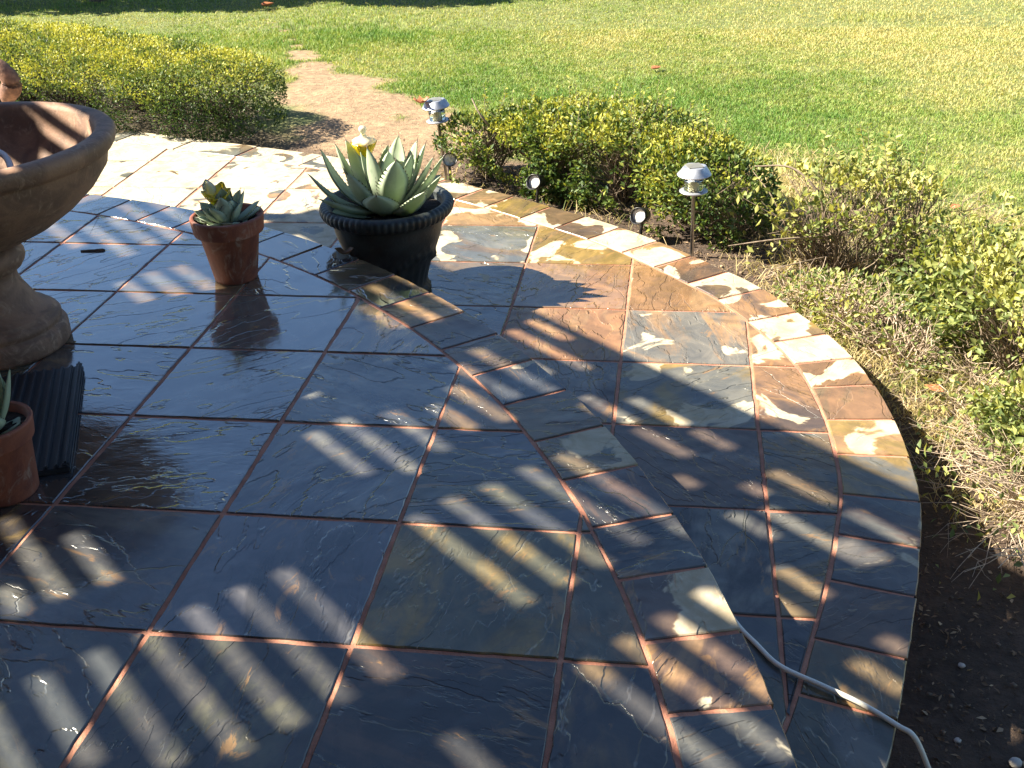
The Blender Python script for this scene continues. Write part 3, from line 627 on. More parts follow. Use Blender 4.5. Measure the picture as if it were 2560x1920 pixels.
shrub('weedy_shrub', 'low tangle of leafy weeds and thin stems between the sparse shrub and the patio edge', capsule_vol([(2.02, 2.62), (2.28, 2.42), (2.45, 2.15)], [.12, .20, .16], [-.20, -.12, -.18], -.37, .2, 12, .42), 1300, .026, [(2.1, 2.6, -.37), (2.3, 2.4, -.38), (2.45, 2.15, -.4)], 240, 'paletwig', (.5, .22), (-.35, -.1), .2, nside=2, leafm='pale_leaf')
shrub('dry_shrub', 'bare pale twigs of a withered shrub sprawling beside the patio edge', twigvol, 900, .028, [(2.78, 1.5, -.46), (2.85, 1.8, -.45), (2.75, 1.25, -.47), (2.7, 2.05, -.43)], 330, 'paletwig', (.5, .25), (-.4, .1), .3, (.0015, .0035), nside=3, leafm='pale_leaf')

# ------------------------------------------------------------------ clay urn
UR = (-.655, 1.35)
urn = empty('clay_urn', (UR[0], UR[1], 0), label='large clay bowl urn standing on a turned pedestal at the left', cat='urn')
ped = [(.0, .0), (.213, .0), (.219, .012), (.219, .056), (.213, .066), (.199, .071), (.199, .076), (.205, .084), (.205, .096), (.198, .106), (.186, .110), (.186, .115), (.178, .122), (.158, .134), (.141, .152), (.127, .18), (.110, .21), (.1, .24), (.1, .262), (.112, .272), (.122, .276), (.124, .284), (.133, .292), (.138, .305), (.138, .322), (.130, .338), (.112, .348), (.0, .350)]
V, F = lathe(ped, 96); mk('pedestal', V, F, M['urn'], urn, True)
bowl = [(.0, .352), (.10, .352), (.17, .372), (.26, .415), (.34, .468), (.405, .525), (.452, .585), (.462, .628), (.467, .636), (.478, .640), (.489, .655), (.495, .672), (.495, .686), (.488, .696), (.474, .700), (.446, .700), (.437, .696), (.430, .684), (.425, .640), (.385, .560), (.315, .490), (.22, .440), (.12, .415), (0, .408)]
V, F = lathe(bowl, 128); mk('bowl', V, F, M['urn'], urn, True)
P = smooth_path([(-.80, 1.28, .43), (-.90, 1.42, .52), (-.80, 1.62, .585), (-.64, 1.60, .575), (-.56, 1.44, .50), (-.62, 1.25, .425)], 8); V, F = tubes([(P, .011)], 8)
tag(npmesh('fountain_hose', V, F, M['hose'], smooth=True), 'white hose loop lying inside the clay bowl', 'hose')
# ------------------------------------------------------------------ pots
def pot_with(name, label, c, z0, H_, rb, rt, matname):
    root = empty(name, (c[0], c[1], z0), label=label, cat='potted agave')
    prof = [(0, .0), (rb*.96, 0), (rb, .006), (rb+(rt*.89-rb)*.72, H_*.72), (rt*.885, H_*.735), (rt*.935, H_*.745), (rt*.95, H_*.76), (rt*.995, H_*.96), (rt, H_*.975), (rt*.99, H_*.993), (rt*.97, H_), (rt*.90, H_*.998), (rt*.885, H_*.985), (rt*.86, H_*.86), (0, H_*.86)]
    V, F = lathe(prof, 72); pot = mk('pot', V, F, M[matname], root, True); return root, pot
def agave_leaf(base, tip, W, name, root, curl=.12, inner=(0, 0), teeth=7, lc=0., thick=.004, nseg=18):
    """broad keeled leaf from base to tip, hollow side towards the plant axis, toothed edge and dark spine"""
    b = np.array(base, float); t = np.array(tip, float); ax = t-b; L = np.linalg.norm(ax); d = ax/L
    up = np.array([inner[0]-b[0]-ax[0]*.5, inner[1]-b[1]-ax[1]*.5, L*.35]); up = up-d*(up@d)
    up = up/(np.linalg.norm(up)+1e-9); sd = np.cross(d, up); tw = rng.normal(0, .12); sd, up = sd*math.cos(tw)+up*math.sin(tw), up*math.cos(tw)-sd*math.sin(tw)
    us = np.linspace(0, 1, nseg); V = []; F = []; mi = []
    prof = lambda u: (.50+.50*math.sin(min(u/.58, 1)*math.pi/2)) if u < .58 else max(0.0, 1-((u-.58)/.42)**1.55)**.85
    for u in us:
        w_ = W*.5*min(prof(u), 1); c = b+ax*u-up*(math.sin(u*math.pi)*curl*L)
        for s_ in (-1, -.55, 0, .55, 1): V.append(c+sd*w_*s_+up*(abs(s_)**1.7*w_*.42))
        for s_ in (-.6, 0, .6): V.append(c+sd*w_*s_+up*(abs(s_)**1.7*w_*.42-thick*(1.4-abs(s_))*(1-u*.7)-.0015))
    q = 8
    for i in range(nseg-1):
        a = i*q; e = a+q
        for k in range(4): F.append((a+k, a+k+1, e+k+1, e+k)); mi.append(0)
        ring = [0, 5, 6, 7, 4]
        for k in range(4): F.append((a+ring[k+1], a+ring[k], e+ring[k], e+ring[k+1])); mi.append(0)
    # teeth
    for s_, k in ((-1, 0), (1, 4)):
        for i in range(2, nseg-3):
            p0 = V[i*q+k]; p1 = V[(i+1)*q+k]; mid = (p0+p1)/2; o_ = len(V)
            V += [p0, p0*.45+p1*.55, mid+sd*s_*W*.045+d*W*.02+up*.001]; F.append((o_, o_+1, o_+2)); mi.append(1)
    # spine
    o_ = len(V); c = V[(nseg-1)*q+2]; c2 = V[(nseg-2)*q+2]; sl_ = W*.22; r_ = W*.018+.0006
    for k in range(4):
        an = k*math.pi/2; V.append(c2*.5+c*.5+sd*math.cos(an)*r_+up*math.sin(an)*r_)
    V.append(c+d*sl_)
    for k in range(4): F.append((o_+k, o_+(k+1) % 4, o_+4)); mi.append(1)
    o = mk('leaf', V, F, [M['agave'], M['spine']], root, True, mi)
    o.data.attributes.new('lc', 'FLOAT', 'POINT').data.foreach_set('value', np.full(len(V), lc, np.float32))
    return o
RV = np.array([cr.x, cr.y]); RV /= np.linalg.norm(RV); AV = np.array([-RV[1], RV[0]])
def leaves(root, zc, tips, br=.035):
    V, F = lathe([(0, -.03), (br*.8, -.02), (br, .0), (br*.75, .03), (br*.35, .055), (0, .062)], 20, (0, 0, zc)); co = mk('agave', V, F, [M['agave']], root, True)
    co.data.attributes.new('lc', 'FLOAT', 'POINT').data.foreach_set('value', np.zeros(len(V), np.float32)); root = co
    for (dx, dv, dz, W, *o_) in tips:
        t = RV*dx+AV*dv; n_ = np.linalg.norm(t)+1e-6; b = t/n_*min(br, n_*.5)
        agave_leaf((b[0], b[1], zc-.01), (t[0], t[1], zc+dz), W*1.36, 'leaf', root, (o_[0] if o_ else .10), lc=(o_[1] if len(o_) > 1 else 0))
# big dark resin pot on the lower level
BP = (.420, 2.440)
big = empty('potted_agave', (BP[0], BP[1], -H), label='large grey green agave in a dark ribbed resin pot on the lower step', cat='potted agave')
NR = 62
def rib(r, z, a, i):
    if i in RIBS: return r*(1-.026*(1-abs(math.sin(a*NR/2))**.4)), z
    if GAR[0] < z < GAR[1]:
        g = .5+.5*math.sin(a*4+.6); zz = z-(.20-.05*g); return r+.016*math.exp(-(zz/.018)**2)*(.6+.4*math.sin(a*31+z*160)), z
    if z < .15 and 0 < i < 8: return r*(1-.018*(.5+.5*math.cos(a*26))), z
    return r, z
prof = [(0, 0), (.150, 0), (.156, .006), (.157, .020), (.146, .030), (.140, .040), (.150, .085), (.164, .13), (.172, .15), (.180, .17), (.188, .19), (.196, .21), (.203, .23), (.210, .25), (.2165, .275), (.222, .305), (.226, .325), (.232, .333), (.247, .336), (.2585, .342), (.267, .353), (.2715, .367), (.2705, .380), (.263, .391), (.251, .396), (.240, .395), (.234, .391), (.233, .384), (.226, .383), (.2235, .376), (.220, .335), (0, .330)]
RIBS = set(range(18, 25)); GAR = (.13, .30)
V, F = lathe(prof, 248, mod=rib); mk('pot', V, F, M['resin'], big, True)
def soil(root, r, z, n=70):
    V = [(0, 0, z)]; 
    for k in range(1, 6):
        for j in range(40): a = j*math.pi/20; V.append((r*k/5*math.cos(a), r*k/5*math.sin(a), z+random.uniform(-.006, .008)*(k < 5)))
    F = [(0, 1+j, 1+(j+1) % 40) for j in range(40)]
    for k in range(4):
        for j in range(40): F.append((1+k*40+j, 1+(k+1)*40+j, 1+(k+1)*40+(j+1) % 40, 1+k*40+(j+1) % 40))
    mk('soil', V, F, M['soil'], root)
soil(big, .222, .350)
tipsB = [(-.150, .08, .270, .082, .08), (.06, .10, .275, .080, .07), (.135, .06, .262, .076, .08), (.172, .0, .265, .070, .06), (.01, .13, .230, .07, .07),
         (-.240, .0, .258, .066, .16), (-.185, .03, .268, .066, .10), (-.290, -.05, .175, .046, .14, .3), (-.245, -.12, .095, .064, .10), (.245, -.08, .235, .060, .10),
         (.235, -.13, .175, .060, .12), (.17, -.17, .125, .082, .16), (-.050, -.04, .268, .082, .04), (.03, -.03, .250, .084, .04), (.065, -.13, .240, .092, .10), (-.125, -.12, .195, .092, .12),
         (-.015, -.17, .118, .108, .16), (-.20, -.14, .045, .07, .05, .5), (.22, .06, .12, .07, .12), (-.17, .16, .13, .08, .12), (.08, .2, .13, .08, .12), (.12, -.06, .24, .074, .08), (-.09, .04, .25, .06, .04), (.20, -.02, .215, .064, .08)]
leaves(big, .352, tipsB)
# small terracotta pot
p2, pot2 = pot_with('potted_agave', 'small agave in a terracotta pot standing between the urn and the dark pot', (-.058, 1.963), 0, .250, .080, .1345, 'terra'); soil(p2, .115, .222)
tipsS = [(-.04, -.05, .065, .056, .10), (.06, -.02, .07, .05, .1), (-.09, -.05, .03, .05, .12), (.0, -.04, .10, .055, .06), (.04, -.09, .02, .05, .14), (.050, .05, .098, .050, .08), (-.005, .01, .118, .052, .06), (-.105, .05, .055, .052, .10), (-.125, -.01, .015, .040, .10), (-.125, .03, .03, .045, .12, .6), (.118, .03, .060, .040, .10), (.12, .04, .035, .045, .12), (.07, .02, .10, .050, .06),
         (-.075, -.03, .055, .050, .10), (.03, -.03, .085, .064, .08), (-.05, -.085, .012, .045, .10), (-.02, .09, .06, .05, .12), (.085, -.06, .012, .045, .15), (-.06, .07, .08, .045, .08), (.02, .03, .10, .035, .02), (-.03, .02, .09, .04, .02)]
leaves(p2, .228, tipsS, .02)
# front left terracotta pot
p3, pot3 = pot_with('potted_agave', 'agave in a terracotta pot cut by the left edge beside the black mat', (-.158, .500), 0, .215, .083, .112, 'terra'); soil(p3, .095, .19)
tips3 = [(.085, .02, .155, .035, .06), (.030, .05, .20, .060, .10), (-.02, .0, .17, .07, .06), (.092, -.01, .020, .060, .20), (.045, -.06, .065, .055, .12), (.01, -.08, .05, .06, .10), (-.08, .02, .14, .07, .1), (-.1, -.05, .08, .07, .1), (.02, .08, .12, .06, .1)]
leaves(p3, .195, tips3, .02)
# ------------------------------------------------------------------ glass flower ornaments
def ornament(loc, rz, tilt, s, label, top):
    root = empty('glass_flower', loc, label=label, cat='glass ornament', group='glass flower ornaments standing in the potted agaves'); root.rotation_euler = (tilt, 0, rz)
    def fl(r, z, a, i): return r*(1+.13*math.cos(a*6)*(i/5)), z+(.006*math.cos(a*6) if i == 4 else 0)
    V, F = lathe([(.004*s, -.03*s), (.012*s, -.022*s), (.026*s, 0), (.034*s, .016*s), (.041*s, .032*s), (.038*s, .030*s), (.022*s, .014*s), (.0, .008*s)], 48, mod=fl); mk('cup', V, F, M['yellowglass'], root, True)
    V, F = lathe([(0.003*s, -.20*s), (.003*s, -.028*s)], 10); mk('stake', V, F, M['steel'], root, True)
    if top:
        V, F = lathe([(.034*s, .026*s), (.040*s, .036*s), (.030*s, .044*s), (.018*s, .049*s), (.010*s, .056*s), (.008*s, .064*s), (.012*s, .071*s), (.014*s, .078*s), (.010*s, .086*s), (0, .089*s)], 40, mod=lambda r, z, a, i: (r*(1+(.10*math.cos(a*5) if i < 3 else 0)), z)); mk('glass_top', V, F, M['creamglass'], root, True)
    else:
        V = []; F = []
        for i, u in enumerate(np.linspace(0, 1, 9)):
            w_ = .026*s*math.sin(math.pi*min(.12+u*.85, 1)); 
            for k in (-1, 0, 1): V.append((-.014*s-.010*s*u+k*w_*.75, .004*s*abs(k), .016*s+.062*s*u))
        for i in range(8):
            for k in range(2): F.append((i*3+k, i*3+k+1, i*3+k+4, i*3+k+3))
        g = mk('glass_petal', V, F, M['frostglass'], root, True); md = g.modifiers.new('t', 'SOLIDIFY'); md.thickness = .003
    return root
b2 = RV*-.078+AV*.07
ornament((BP[0]+b2[0], BP[1]+b2[1], -H+.352+.222), .3, .05, 1.2, 'yellow glass flower with cream knobbed top in the large agave', True)
b2 = RV*-.030+AV*.02
ornament((-.058+b2[0], 1.963+b2[1], .228+.072), .4, .35, 1.2, 'yellow glass flower with frosted petal in the small potted agave', False)
# ------------------------------------------------------------------ black ribbed mat
mat_ = empty('ribbed_mat', (-.285, 1.19, 0), label='black ribbed rubber mat lying between the urn and the front terracotta pot', cat='mat')
u_ = np.array([.400, -.9165]); v_ = np.array([-.9165, -.400]); bmm = bmesh.new()
def obox(bm, o, lu, lv, z0, z1, du=0, dv=0, bev=.003):
    o = np.array(o)+u_*du+v_*dv; vs = [bm.verts.new((*(o+u_*a+v_*b), z)) for z in (z0, z1) for a, b in ((0, 0), (lu, 0), (lu, lv), (0, lv))]
    f = [(3, 2, 1, 0), (4, 5, 6, 7), (0, 1, 5, 4), (1, 2, 6, 5), (2, 3, 7, 6), (3, 0, 4, 7)]; fs = [bm.faces.new([vs[i] for i in q]) for q in f]
    bmesh.ops.recalc_face_normals(bm, faces=fs); bmesh.ops.bevel(bm, geom=list({e for q in fs for e in q.edges}), offset=bev, segments=2, affect='EDGES')
obox(bmm, (0, 0), .640, .330, .002, .018)
me = bpy.data.meshes.new('slab'); bmm.to_mesh(me); bmm.free(); me.materials.append(M['rubber']); o = bpy.data.objects.new('slab', me); COL.objects.link(o); o.parent = mat_
bmm = bmesh.new(); obox(bmm, (0, 0), .640, .018, .019, .034, bev=.006)
for k in range(11): obox(bmm, (0, 0), .632, .0125, .0185, .027, du=.004, dv=.0275+k*.0270, bev=.0035)
me = bpy.data.meshes.new('ribs'); bmm.to_mesh(me); bmm.free(); me.materials.append(M['rubber']); o = bpy.data.objects.new('ribs', me); COL.objects.link(o); o.parent = mat_
# ------------------------------------------------------------------ solar lamps
def solar_lamp(base, lean, label, ztop=.135, rot=.35):
    """post lamp; lean = sideways offset of the head from the foot"""
    z0 = gz(*base)-.05; root = empty('solar_lamp', (base[0], base[1], float(z0)), label=label, cat='garden lamp', group='stainless steel solar path lamps')
    hgt = ztop-float(z0); root.rotation_euler = (math.atan2(-lean[1], hgt), math.atan2(lean[0], hgt), 0); h = hgt
    V, F = lathe([(.0088, 0), (.0088, h-.136), (.0125, h-.135), (.0125, h-.109), (.0, h-.108)], 20); mk('post', V, F, M['steel'], root, True)
    V, F = lathe([(0, h-.118), (.058, h-.117), (.0625, h-.113), (.063, h-.110), (.058, h-.108), (.030, h-.106), (0, h-.106)], 48); mk('collar', V, F, M['silver'], root, True)
    V, F = lathe([(.043, h-.1055), (.0445, h-.080), (.0445, h-.034), (.0415, h-.034), (.0415, h-.1045), (.043, h-.1055)], 48); mk('glass_shade', V, F, M['glass'], root, True)
    V, F = lathe([(0, h-.1050), (.022, h-.1045), (.024, h-.098), (.024, h-.038), (0, h-.037)], 24, mod=lambda r, z, a, i: (r*(1+.05*math.cos(a*12)), z)); mk('diffuser', V, F, M['diffuser'], root, True)
    def oc(r, z, a, i):
        if i in (2, 3, 4): 
            k = math.cos(math.pi/4)/math.cos((a+rot) % (math.pi/2)-math.pi/4); k = min(k*1.12, 1.12) if i < 4 else k*1.25; return r*(k if i > 2 else 1), z
        return r, z
    V, F = lathe([(.041, h-.037), (.071, h-.041), (.0745, h-.036), (.058, h-.008), (.053, h-.001), (.048, h), (0, h)], 96, mod=lambda r, z, a, i: (r*(1 if i < 3 else (lambda k: k)(max(.80, 1-.16*math.cos(2*(a+rot))**2))), z)); cap = mk('cap', V, F, M['silver'], root, False)
    ang = rot; c_, s_ = math.cos(ang), math.sin(ang)
    mk('solar_panel', [(x*c_-y*s_, x*s_+y*c_, h+.0022) for x, y in ((-.033, -.033), (.033, -.033), (.033, .033), (-.033, .033))]+[(x*c_-y*s_, x*s_+y*c_, h-.001) for x, y in ((-.033, -.033), (.033, -.033), (.033, .033), (-.033, .033))], [(0, 1, 2, 3), (0, 4, 5, 1), (1, 5, 6, 2), (2, 6, 7, 3), (3, 7, 4, 0)], M['solar'], cap)
    return root
solar_lamp((1.655, 3.005), (-.006, 0), 'silver solar lamp in front of the leafy shrub, standing straight on a bare steel post', .122)
l2 = solar_lamp((.335, 4.06), (-.040, -.01), 'silver solar lamp behind the large agave with a red leaf on its cap', .150)
# ------------------------------------------------------------------ spotlights
def spot(x, y, zc, rz, tilt, label):
    z0 = float(gz(x, y))-.03; root = empty('garden_spotlight', (x, y, z0), label=label, cat='spotlight', group='black garden spotlights along the patio edge')
    h = zc-z0; head = []
    d = np.array([math.cos(rz)*math.cos(tilt), math.sin(rz)*math.cos(tilt), math.sin(tilt)]); s1 = np.array([-math.sin(rz), math.cos(rz), 0]); s2 = np.cross(d, s1); c0 = np.array([0, 0, h])
    V = []; F = []; seg = 40
    prof = [(-.050, .012), (-.048, .026), (-.030, .034), (.012, .037), (.040, .0385), (.040, .0350), (.012, .034), (.010, .0)]
    for i, (t, r) in enumerate(prof):
        for j in range(seg):
            a = 2*math.pi*j/seg; hood = .020*max(0, -math.sin(a)*-1) if i in (4, 5) else 0
            V.append(c0+d*(t+hood)+s1*math.cos(a)*r+s2*math.sin(a)*r*-1)
    for i in range(len(prof)-1):
        for j in range(seg): k = (j+1) % seg; F.append((i*seg+j, i*seg+k, (i+1)*seg+k, (i+1)*seg+j))
    hd = mk('head', V, F, M['black'], root, True)
    V = []; F = []; rp = [(.024, .030), (.031, .0335), (.027, .026), (.030, .013), (.031, 0)]
    for t, r in rp:
        for j in range(seg): a = 2*math.pi*j/seg; V.append(c0+d*t+s1*math.cos(a)*r+s2*math.sin(a)*r)
    for i in range(len(rp)-1):
        for j in range(seg): k = (j+1) % seg; F.append((i*seg+j, i*seg+k, (i+1)*seg+k, (i+1)*seg+j))
    mk('reflector', V, F, M['reflector'], hd, True)
    P = np.array([c0-d*.01+np.array([0, 0, -.03]), [0, 0, h*.55], [0, 0, 0]]); V, F = tubes([(P, np.array([.009, .0075, .006]))], 10); npmesh('stake', V, F, M['black'], parent=root, smooth=True)
camdir = lambda x, y: math.atan2(CAM[1]-y, CAM[0]-x)
spot(.365, 3.985, -.160, camdir(.36, 3.98)+.10, .35, 'black spotlight left of its row, beside the large agave')
spot(.880, 3.650, -.165, camdir(.88, 3.65)-.50, .25, 'middle black spotlight facing left under the leafy shrub')
spot(1.420, 3.200, -.175, camdir(1.42, 3.2)-.42, .25, 'black spotlight nearest to the straight solar lamp')
# ------------------------------------------------------------------ cable
zc = -H+.006
P = smooth_path([(1.30, 1.40, zc), (1.50, 1.03, zc), (1.66, .70, zc), (1.745, .46, zc), (1.80, .362, zc+.002), (1.85, .29, zc+.004), (1.94, .232, zc+.006), (2.02, .185, zc+.004), (2.09, .130, zc), (2.125, .105, zc-.01), (2.165, .075, -.33), (2.205, .03, -.41), (2.225, -.05, -.452), (2.22, -.16, -.458), (2.2, -.35, -.458)], 8)
V, F = tubes([(P, .0062)], 10); tag(npmesh('power_cable', V, F, M['cable'], smooth=True), 'white power cable running over the lower step onto the soil', 'cable')
# ------------------------------------------------------------------ small loose things
def curled_leaf(name, loc, L, W, az, m_, label, group=None, curl=.3, lobes=0):
    V = []; F = []; n = 9; d = np.array([math.cos(az), math.sin(az), 0]); s = np.array([-d[1], d[0], 0])
    for i, u in enumerate(np.linspace(0, 1, n)):
        w_ = W*.5*math.sin(math.pi*min(max(u*.94+.03, 0), 1))*(1+(.45*math.sin(u*lobes*math.pi*2) if lobes else 0)); c = np.array(loc)+d*L*(u-.5)+np.array([0, 0, L*curl*(u-.5)**2*1.6+.003])
        for k in (-1, -.5, 0, .5, 1): V.append(c+s*w_*k+np.array([0, 0, abs(k)**2*w_*.55]))
    for i in range(n-1):
        for k in range(4): F.append((i*5+k, i*5+k+1, i*5+k+6, i*5+k+5))
    o = mk(name, V, F, m_, None, True); md = o.modifiers.new('t', 'SOLIDIFY'); md.thickness = .0008
    return tag(o, label, 'leaf', group)
g_ = 'fallen leaves lying on the lawn and soil'
curled_leaf('fallen_leaf', (1.40, 6.77, float(gz(1.4, 6.77))+.022), .10, .07, .9, M['deadleaf'], 'orange fallen leaf on the green lawn above the leafy shrub', g_)
curled_leaf('fallen_leaf', (-2.60, 9.65, float(gz(-2.6, 9.65))+.03), .15, .12, .9, M['deadleaf'], 'brown fallen leaf near the shaded far edge of the lawn', g_)
curled_leaf('fallen_leaf', (2.91, 3.64, float(gz(2.91, 3.64))+.022), .07, .05, 1.1, M['deadleaf'], 'rust fallen leaf on the grass behind the sparse shrub', g_)
curled_leaf('fallen_leaf', (2.52, 1.96, float(gz(2.52, 1.96))+.03), .075, .05, -.7, M['deadleaf'], 'orange fallen leaf in the dry grass beside the patio rim', g_)
curled_leaf('maple_leaf', (.29+RV[0]*-.060, 4.02+RV[1]*-.060, .135), .085, .075, math.atan2(RV[1], RV[0])+.25, M['deadleaf'], 'red lobed leaf resting on the cap of the leaning solar lamp', None, .8, 2.5)
curled_leaf('dead_leaf', (.30, 2.195, .006), .075, .05, .1, M['deadbrown'], 'dark curled leaf on the step rim beside the large pot', None, .8, 1.5)
V, F = tubes([(smooth_path([(-.800, 2.19, .0025), (-.77, 2.195, .003), (-.735, 2.20, .003), (-.705, 2.208, .0025)], 4), np.array([.004]*4+[.005]*4+[.0065]*4+[.003]))], 7)
tag(npmesh('bark_chip', V, F, M['darkbark'], smooth=True), 'short dark stick lying on the wet tile right of the urn', 'stick')
for x, y, s, lb in [(2.42, .30, .016, 'pale round pebble on the shaded soil to the right of the cable'), (2.36, .62, .010, 'tiny pale pebble on the shaded soil furthest from the cable'), (2.30, .36, .009, 'tiny pale pebble close to the patio rim above the cable'),
                    (2.04, 2.56, .026, 'largest cream pebble in the dry grass right beside the sunlit patio rim'), (2.10, 2.46, .018, 'small cream pebble next to the largest one beside the sunlit patio rim')]:
    bmm = bmesh.new(); bmesh.ops.create_icosphere(bmm, subdivisions=2, radius=s)
    for v in bmm.verts: v.co *= 1+random.uniform(-.12, .12); v.co.z *= .6
    me = bpy.data.meshes.new('pebble'); bmm.to_mesh(me); bmm.free(); me.materials.append(M['pebble']); me.polygons.foreach_set('use_smooth', np.ones(len(me.polygons), dtype=bool))
    o = bpy.data.objects.new('pebble', me); COL.objects.link(o); o.location = (x, y, float(gz(x, y))+s*.4); tag(o, lb, 'pebble', 'pebbles on the soil along the patio edge')
# crumbs of soil
n = 16000; X = rng.uniform(-1.2, 3.6, n); Y = rng.uniform(-.8, 4.9, n); d = dist_patio(X, Y); ok = (d > .015)&(d < .15+rng.exponential(.45, n)); X, Y = X[ok], Y[ok]; n = len(X)
O8 = np.array([[1, 0, 0], [-1, 0, 0], [0, 1, 0], [0, -1, 0], [0, 0, 1], [0, 0, -1.]]); F8 = np.array([[0, 2, 4], [2, 1, 4], [1, 3, 4], [3, 0, 4], [2, 0, 5], [1, 2, 5], [3, 1, 5], [0, 3, 5]])
sz = .0018+rng.exponential(.0026, n); th = rng.uniform(0, 6.28, n); ca, sa = np.cos(th), np.sin(th); B8 = O8[None]*rng.uniform(.55, 1.25, (n, 6, 1))*sz[:, None, None]*np.array([1, 1, .7])
V8 = np.stack([B8[..., 0]*ca[:, None]-B8[..., 1]*sa[:, None], B8[..., 0]*sa[:, None]+B8[..., 1]*ca[:, None], B8[..., 2]], -1)+np.stack([X, Y, gz(X, Y)+.006+sz*.3], 1)[:, None, :]
tag(npmesh('soil_crumbs', V8.reshape(-1, 3), (np.arange(n)[:, None, None]*6+F8[None]).reshape(-1, 3), simple('crumb', (.20, .145, .10), .95, .5, 40)), 'loose crumbs of dark soil along the outside of the patio', 'soil', kind='stuff')
# dry reddish branch stub at the left edge, in front of the hedge
V, F = tubes([(smooth_path([(-2.62, 4.75, -.05), (-2.55, 4.72, .02), (-2.50, 4.70, .10), (-2.56, 4.70, .19), (-2.66, 4.72, .24)], 5), np.array([.01, .02, .035, .045, .05, .055, .06, .062, .062, .06, .058, .056, .055, .05, .05, .045, .045, .04, .04, .03, .02]))], 12)
tag(npmesh('driftwood', V, F, M['dustbark'], smooth=True), 'reddish brown gnarled driftwood at the left edge before the hedge', 'driftwood')
# ------------------------------------------------------------------ pergola (throws the striped shade; stands outside the frame)
ZR = 2.45; sv = np.array([math.cos(R(-43.2)), math.sin(R(-43.2))]); tv = np.array([-sv[1], sv[0]])
def qpos(s, t): return sv*s+tv*t-np.array([SA, SB])*ZR
SL = [(.074, .30, .63), (.192, .305, .735), (.304, .32, .79), (.415, .31, .795), (.526, .315, .80), (.634, .32, .81), (.993, .35, .81), (1.106, .34, .82), (1.219, .355, .825), (1.340, .355, .82), (1.456, .375, .885), (1.673, 0.456, 0.616), (1.763, 0.496, 0.856), (1.818, 0.376, 0.466), (1.929, 0.386, 0.626), (1.929, 0.666, 0.886), (1.808, 0.736, 0.876), (1.575, 0.696, 0.866),
      (.112, -.05, .085), (.204, -.345, .09), (.312, -.156, .11), (1.010, -.19, .12), (1.114, -.20, .195), (1.238, -.147, .158), (1.361, -.084, .118), (1.468, -.14, .148), (1.567, -.25, .055), (1.674, -.30, .10), (1.697, .21, .30), (1.828, -.34, -.09), (1.809, -0.064, 0.171), (1.938, -0.224, 0.026), (1.938, 0.066, 0.226),
      (.628, 1.0, 1.4), (.958, 1.02, 1.42), (1.073, 1.02, 1.47), (1.183, 1.02, 1.36), (1.311, 1.02, 1.165), (1.429, 1.046, 1.201), (1.546, 1.041, 1.126),
      (1.590, -.85, -.59), (1.712, -.98, -.54), (1.843, -1.0, -.54), (1.973, -0.924, -0.474), (2.085, -0.944, -0.700), (1.040, -1.67, -1.255), (1.152, -1.68, -1.22), (1.264, -1.67, -1.29), (1.476, -1.40, -0.85), (1.378, -1.17, -1.00), (1.275, -1.19, -1.08), (1.123, -0.60, -0.36),
      (1.054, -2.53, -2.13), (1.172, -2.39, -1.90), (1.290, -2.42, -1.95), (1.396, -2.55, -1.92), (1.520, -2.50, -2.0), (1.640, -2.45, -2.0), (1.729, -2.414, -2.034), (1.863, -2.454, -1.964), (.312, -.78, -.5), (.204, -.8, -.55), (-.04, .32, .6), (-.15, .3, .7), (-.26, -.3, .1)]
W2 = lambda p: .036 if p < -1.2 else .0265; t0, t1, s0, s1 = -3.6, 2.151, -2.70, 4.2
ed = sorted({t0, t1}|{e for t, p, _ in SL for e in (t-W2(p), t+W2(p))}); V = []; F = []
for a, b in zip(ed[:-1], ed[1:]):
    if b-a < 1e-4: continue
    m_ = (a+b)/2; op = sorted((p, q) for t, p, q in SL if abs(t-m_) < W2(p)); x = s0; iv = []
    for p, q in op:
        if p > x: iv.append((x, p))
        x = max(x, q)
    iv.append((x, s1))
    for p, q in iv:
        o_ = len(V); V += [(*qpos(s_, t_), z_) for z_ in (ZR, ZR+.02) for s_, t_ in ((p, a), (q, a), (q, b), (p, b))]
        F += [tuple(o_+i for i in f) for f in ((3, 2, 1, 0), (4, 5, 6, 7), (0, 1, 5, 4), (1, 2, 6, 5), (2, 3, 7, 6), (3, 0, 4, 7))]
per = empty('pergola', (*qpos(0, 0), -.0), label='timber pergola with slatted roof shading the patio', cat='pergola'); pl_ = np.array([*qpos(0, 0), 0])
mk('slatted_roof', np.array(V)-pl_, F, M['wood'], per)
for s_, t_ in ((-2.6, 2.08), (4.1, .75), (-2.6, -3.4), (4.1, -3.4)):
    c = qpos(s_, t_)-pl_[:2]; mk('post', [(c[0]+x, c[1]+y, z) for z in (-.3, ZR-.002) for x, y in ((-.05, -.05), (.05, -.05), (.05, .05), (-.05, .05))], [(0, 1, 5, 4), (1, 2, 6, 5), (2, 3, 7, 6), (3, 0, 4, 7), (4, 5, 6, 7)], M['wood'], per)
sky_blocker = empty('sky_blocker', (-1, -3.3, -.3), label='unseen stucco wall added behind the viewer to block sky light', cat='sky_blocker')  # unseen wall and roof, added to hold back sky light on the patio
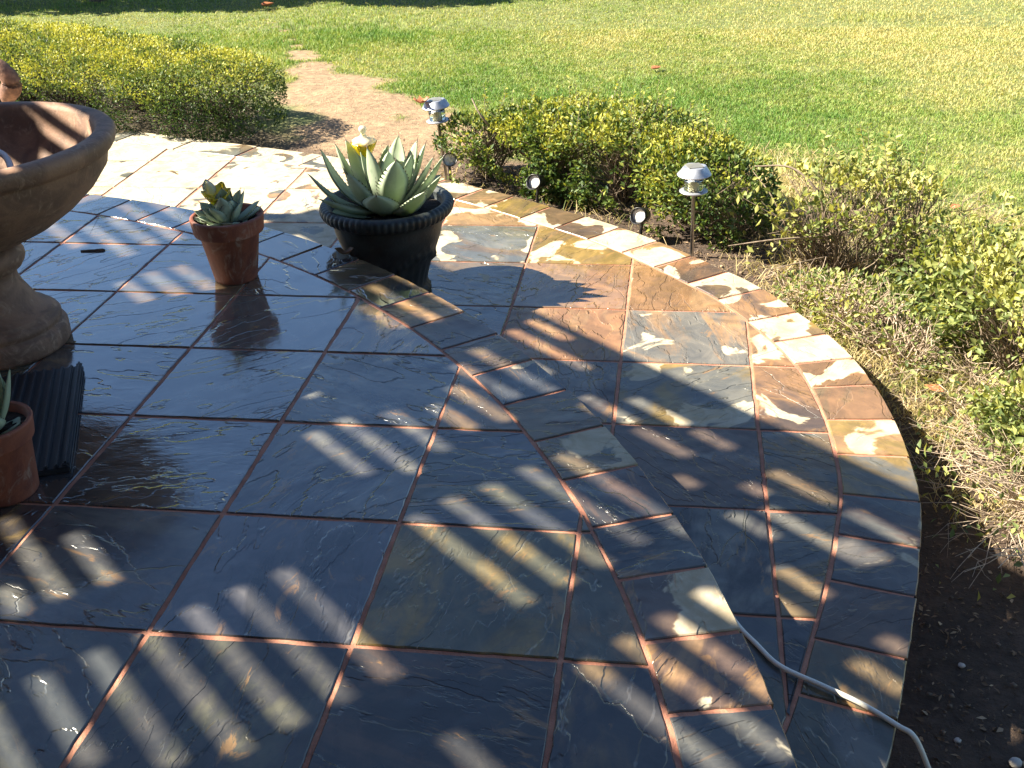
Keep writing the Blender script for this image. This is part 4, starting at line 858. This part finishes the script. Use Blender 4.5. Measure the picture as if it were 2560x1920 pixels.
def slab(name, x0, x1, y0, y1, z0, z1, m_, par, o=(0, 0, 0)):
    V = [(x-o[0], y-o[1], z-o[2]) for z in (z0, z1) for x, y in ((x0, y0), (x1, y0), (x1, y1), (x0, y1))]
    return mk(name, V, [(3, 2, 1, 0), (4, 5, 6, 7), (0, 1, 5, 4), (1, 2, 6, 5), (2, 3, 7, 6), (3, 0, 4, 7)], m_, par)
M['stucco'] = simple('stucco', (.42, .36, .29), .9, .15, 4, .004, 60)
slab('wall', -9, 7, -3.6, -3.3, -.6, 2.9, M['stucco'], sky_blocker, (-1, -3.3, -.3)); slab('roof', -9.3, 7.3, -6.5, -2.9, 2.903, 3.05, M['wood'], sky_blocker, (-1, -3.3, -.3))
# ------------------------------------------------------------------ trees outside the frame whose shade falls on the far lawn
def tree(x, y, zt, rad, label, n=2600):
    root = empty('garden_tree', (x, y, -.35), label=label, cat='tree')
    V, F = tubes([(grow((0, 0, 0), (0, 0, zt), 7, .01), np.linspace(.12, .05, 7))]+[(grow((0, 0, zt*.55+.1*k), tuple(norm(rng.normal(0, 1, 3))*rad*.7+np.array([0, 0, zt])), 5, .05), np.linspace(.04, .01, 5)) for k in range(7)], 7); npmesh('trunk', V, F, M['darkbark'], parent=root)
    P = norm(rng.normal(0, 1, (n, 3)))*rad*rng.uniform(.35, 1, (n, 1))**.5*np.array([1.25, 1, .6])+np.array([0, 0, zt]); P += rng.normal(0, .05, P.shape)
    Vv, Ff, l4 = leaf_quads(P, rng.normal(0, 1, P.shape), rng.normal(0, 1, P.shape)+np.array([0, 0, .6]), np.full(n, .17), np.full(n, .12), rng.uniform(0, 1, n)); npmesh('crown', Vv, Ff, M['tree_leaf'], {'lc': l4}, parent=root)
for (sx, sy, zt, rad, lb) in [(-4.6, 10.6, 1.5, 1.15, 'low tree beyond the far left lawn'), (-6.6, 10.4, 1.5, 1.2, 'low tree furthest left beyond the hedge'), (-3.1, 10.4, 1.5, .85, 'low tree behind the dirt path'), (-.9, 10.5, 1.6, .85, 'low tree shading the middle of the far lawn'), (1.2, 10.8, 1.6, .8, 'low tree shading the right part of the far lawn'), (2.9, 10.85, 1.6, .8, 'low tree furthest right beyond the lawn')]:
    tree(sx-SA*zt, sy-SB*zt, zt, rad, lb)
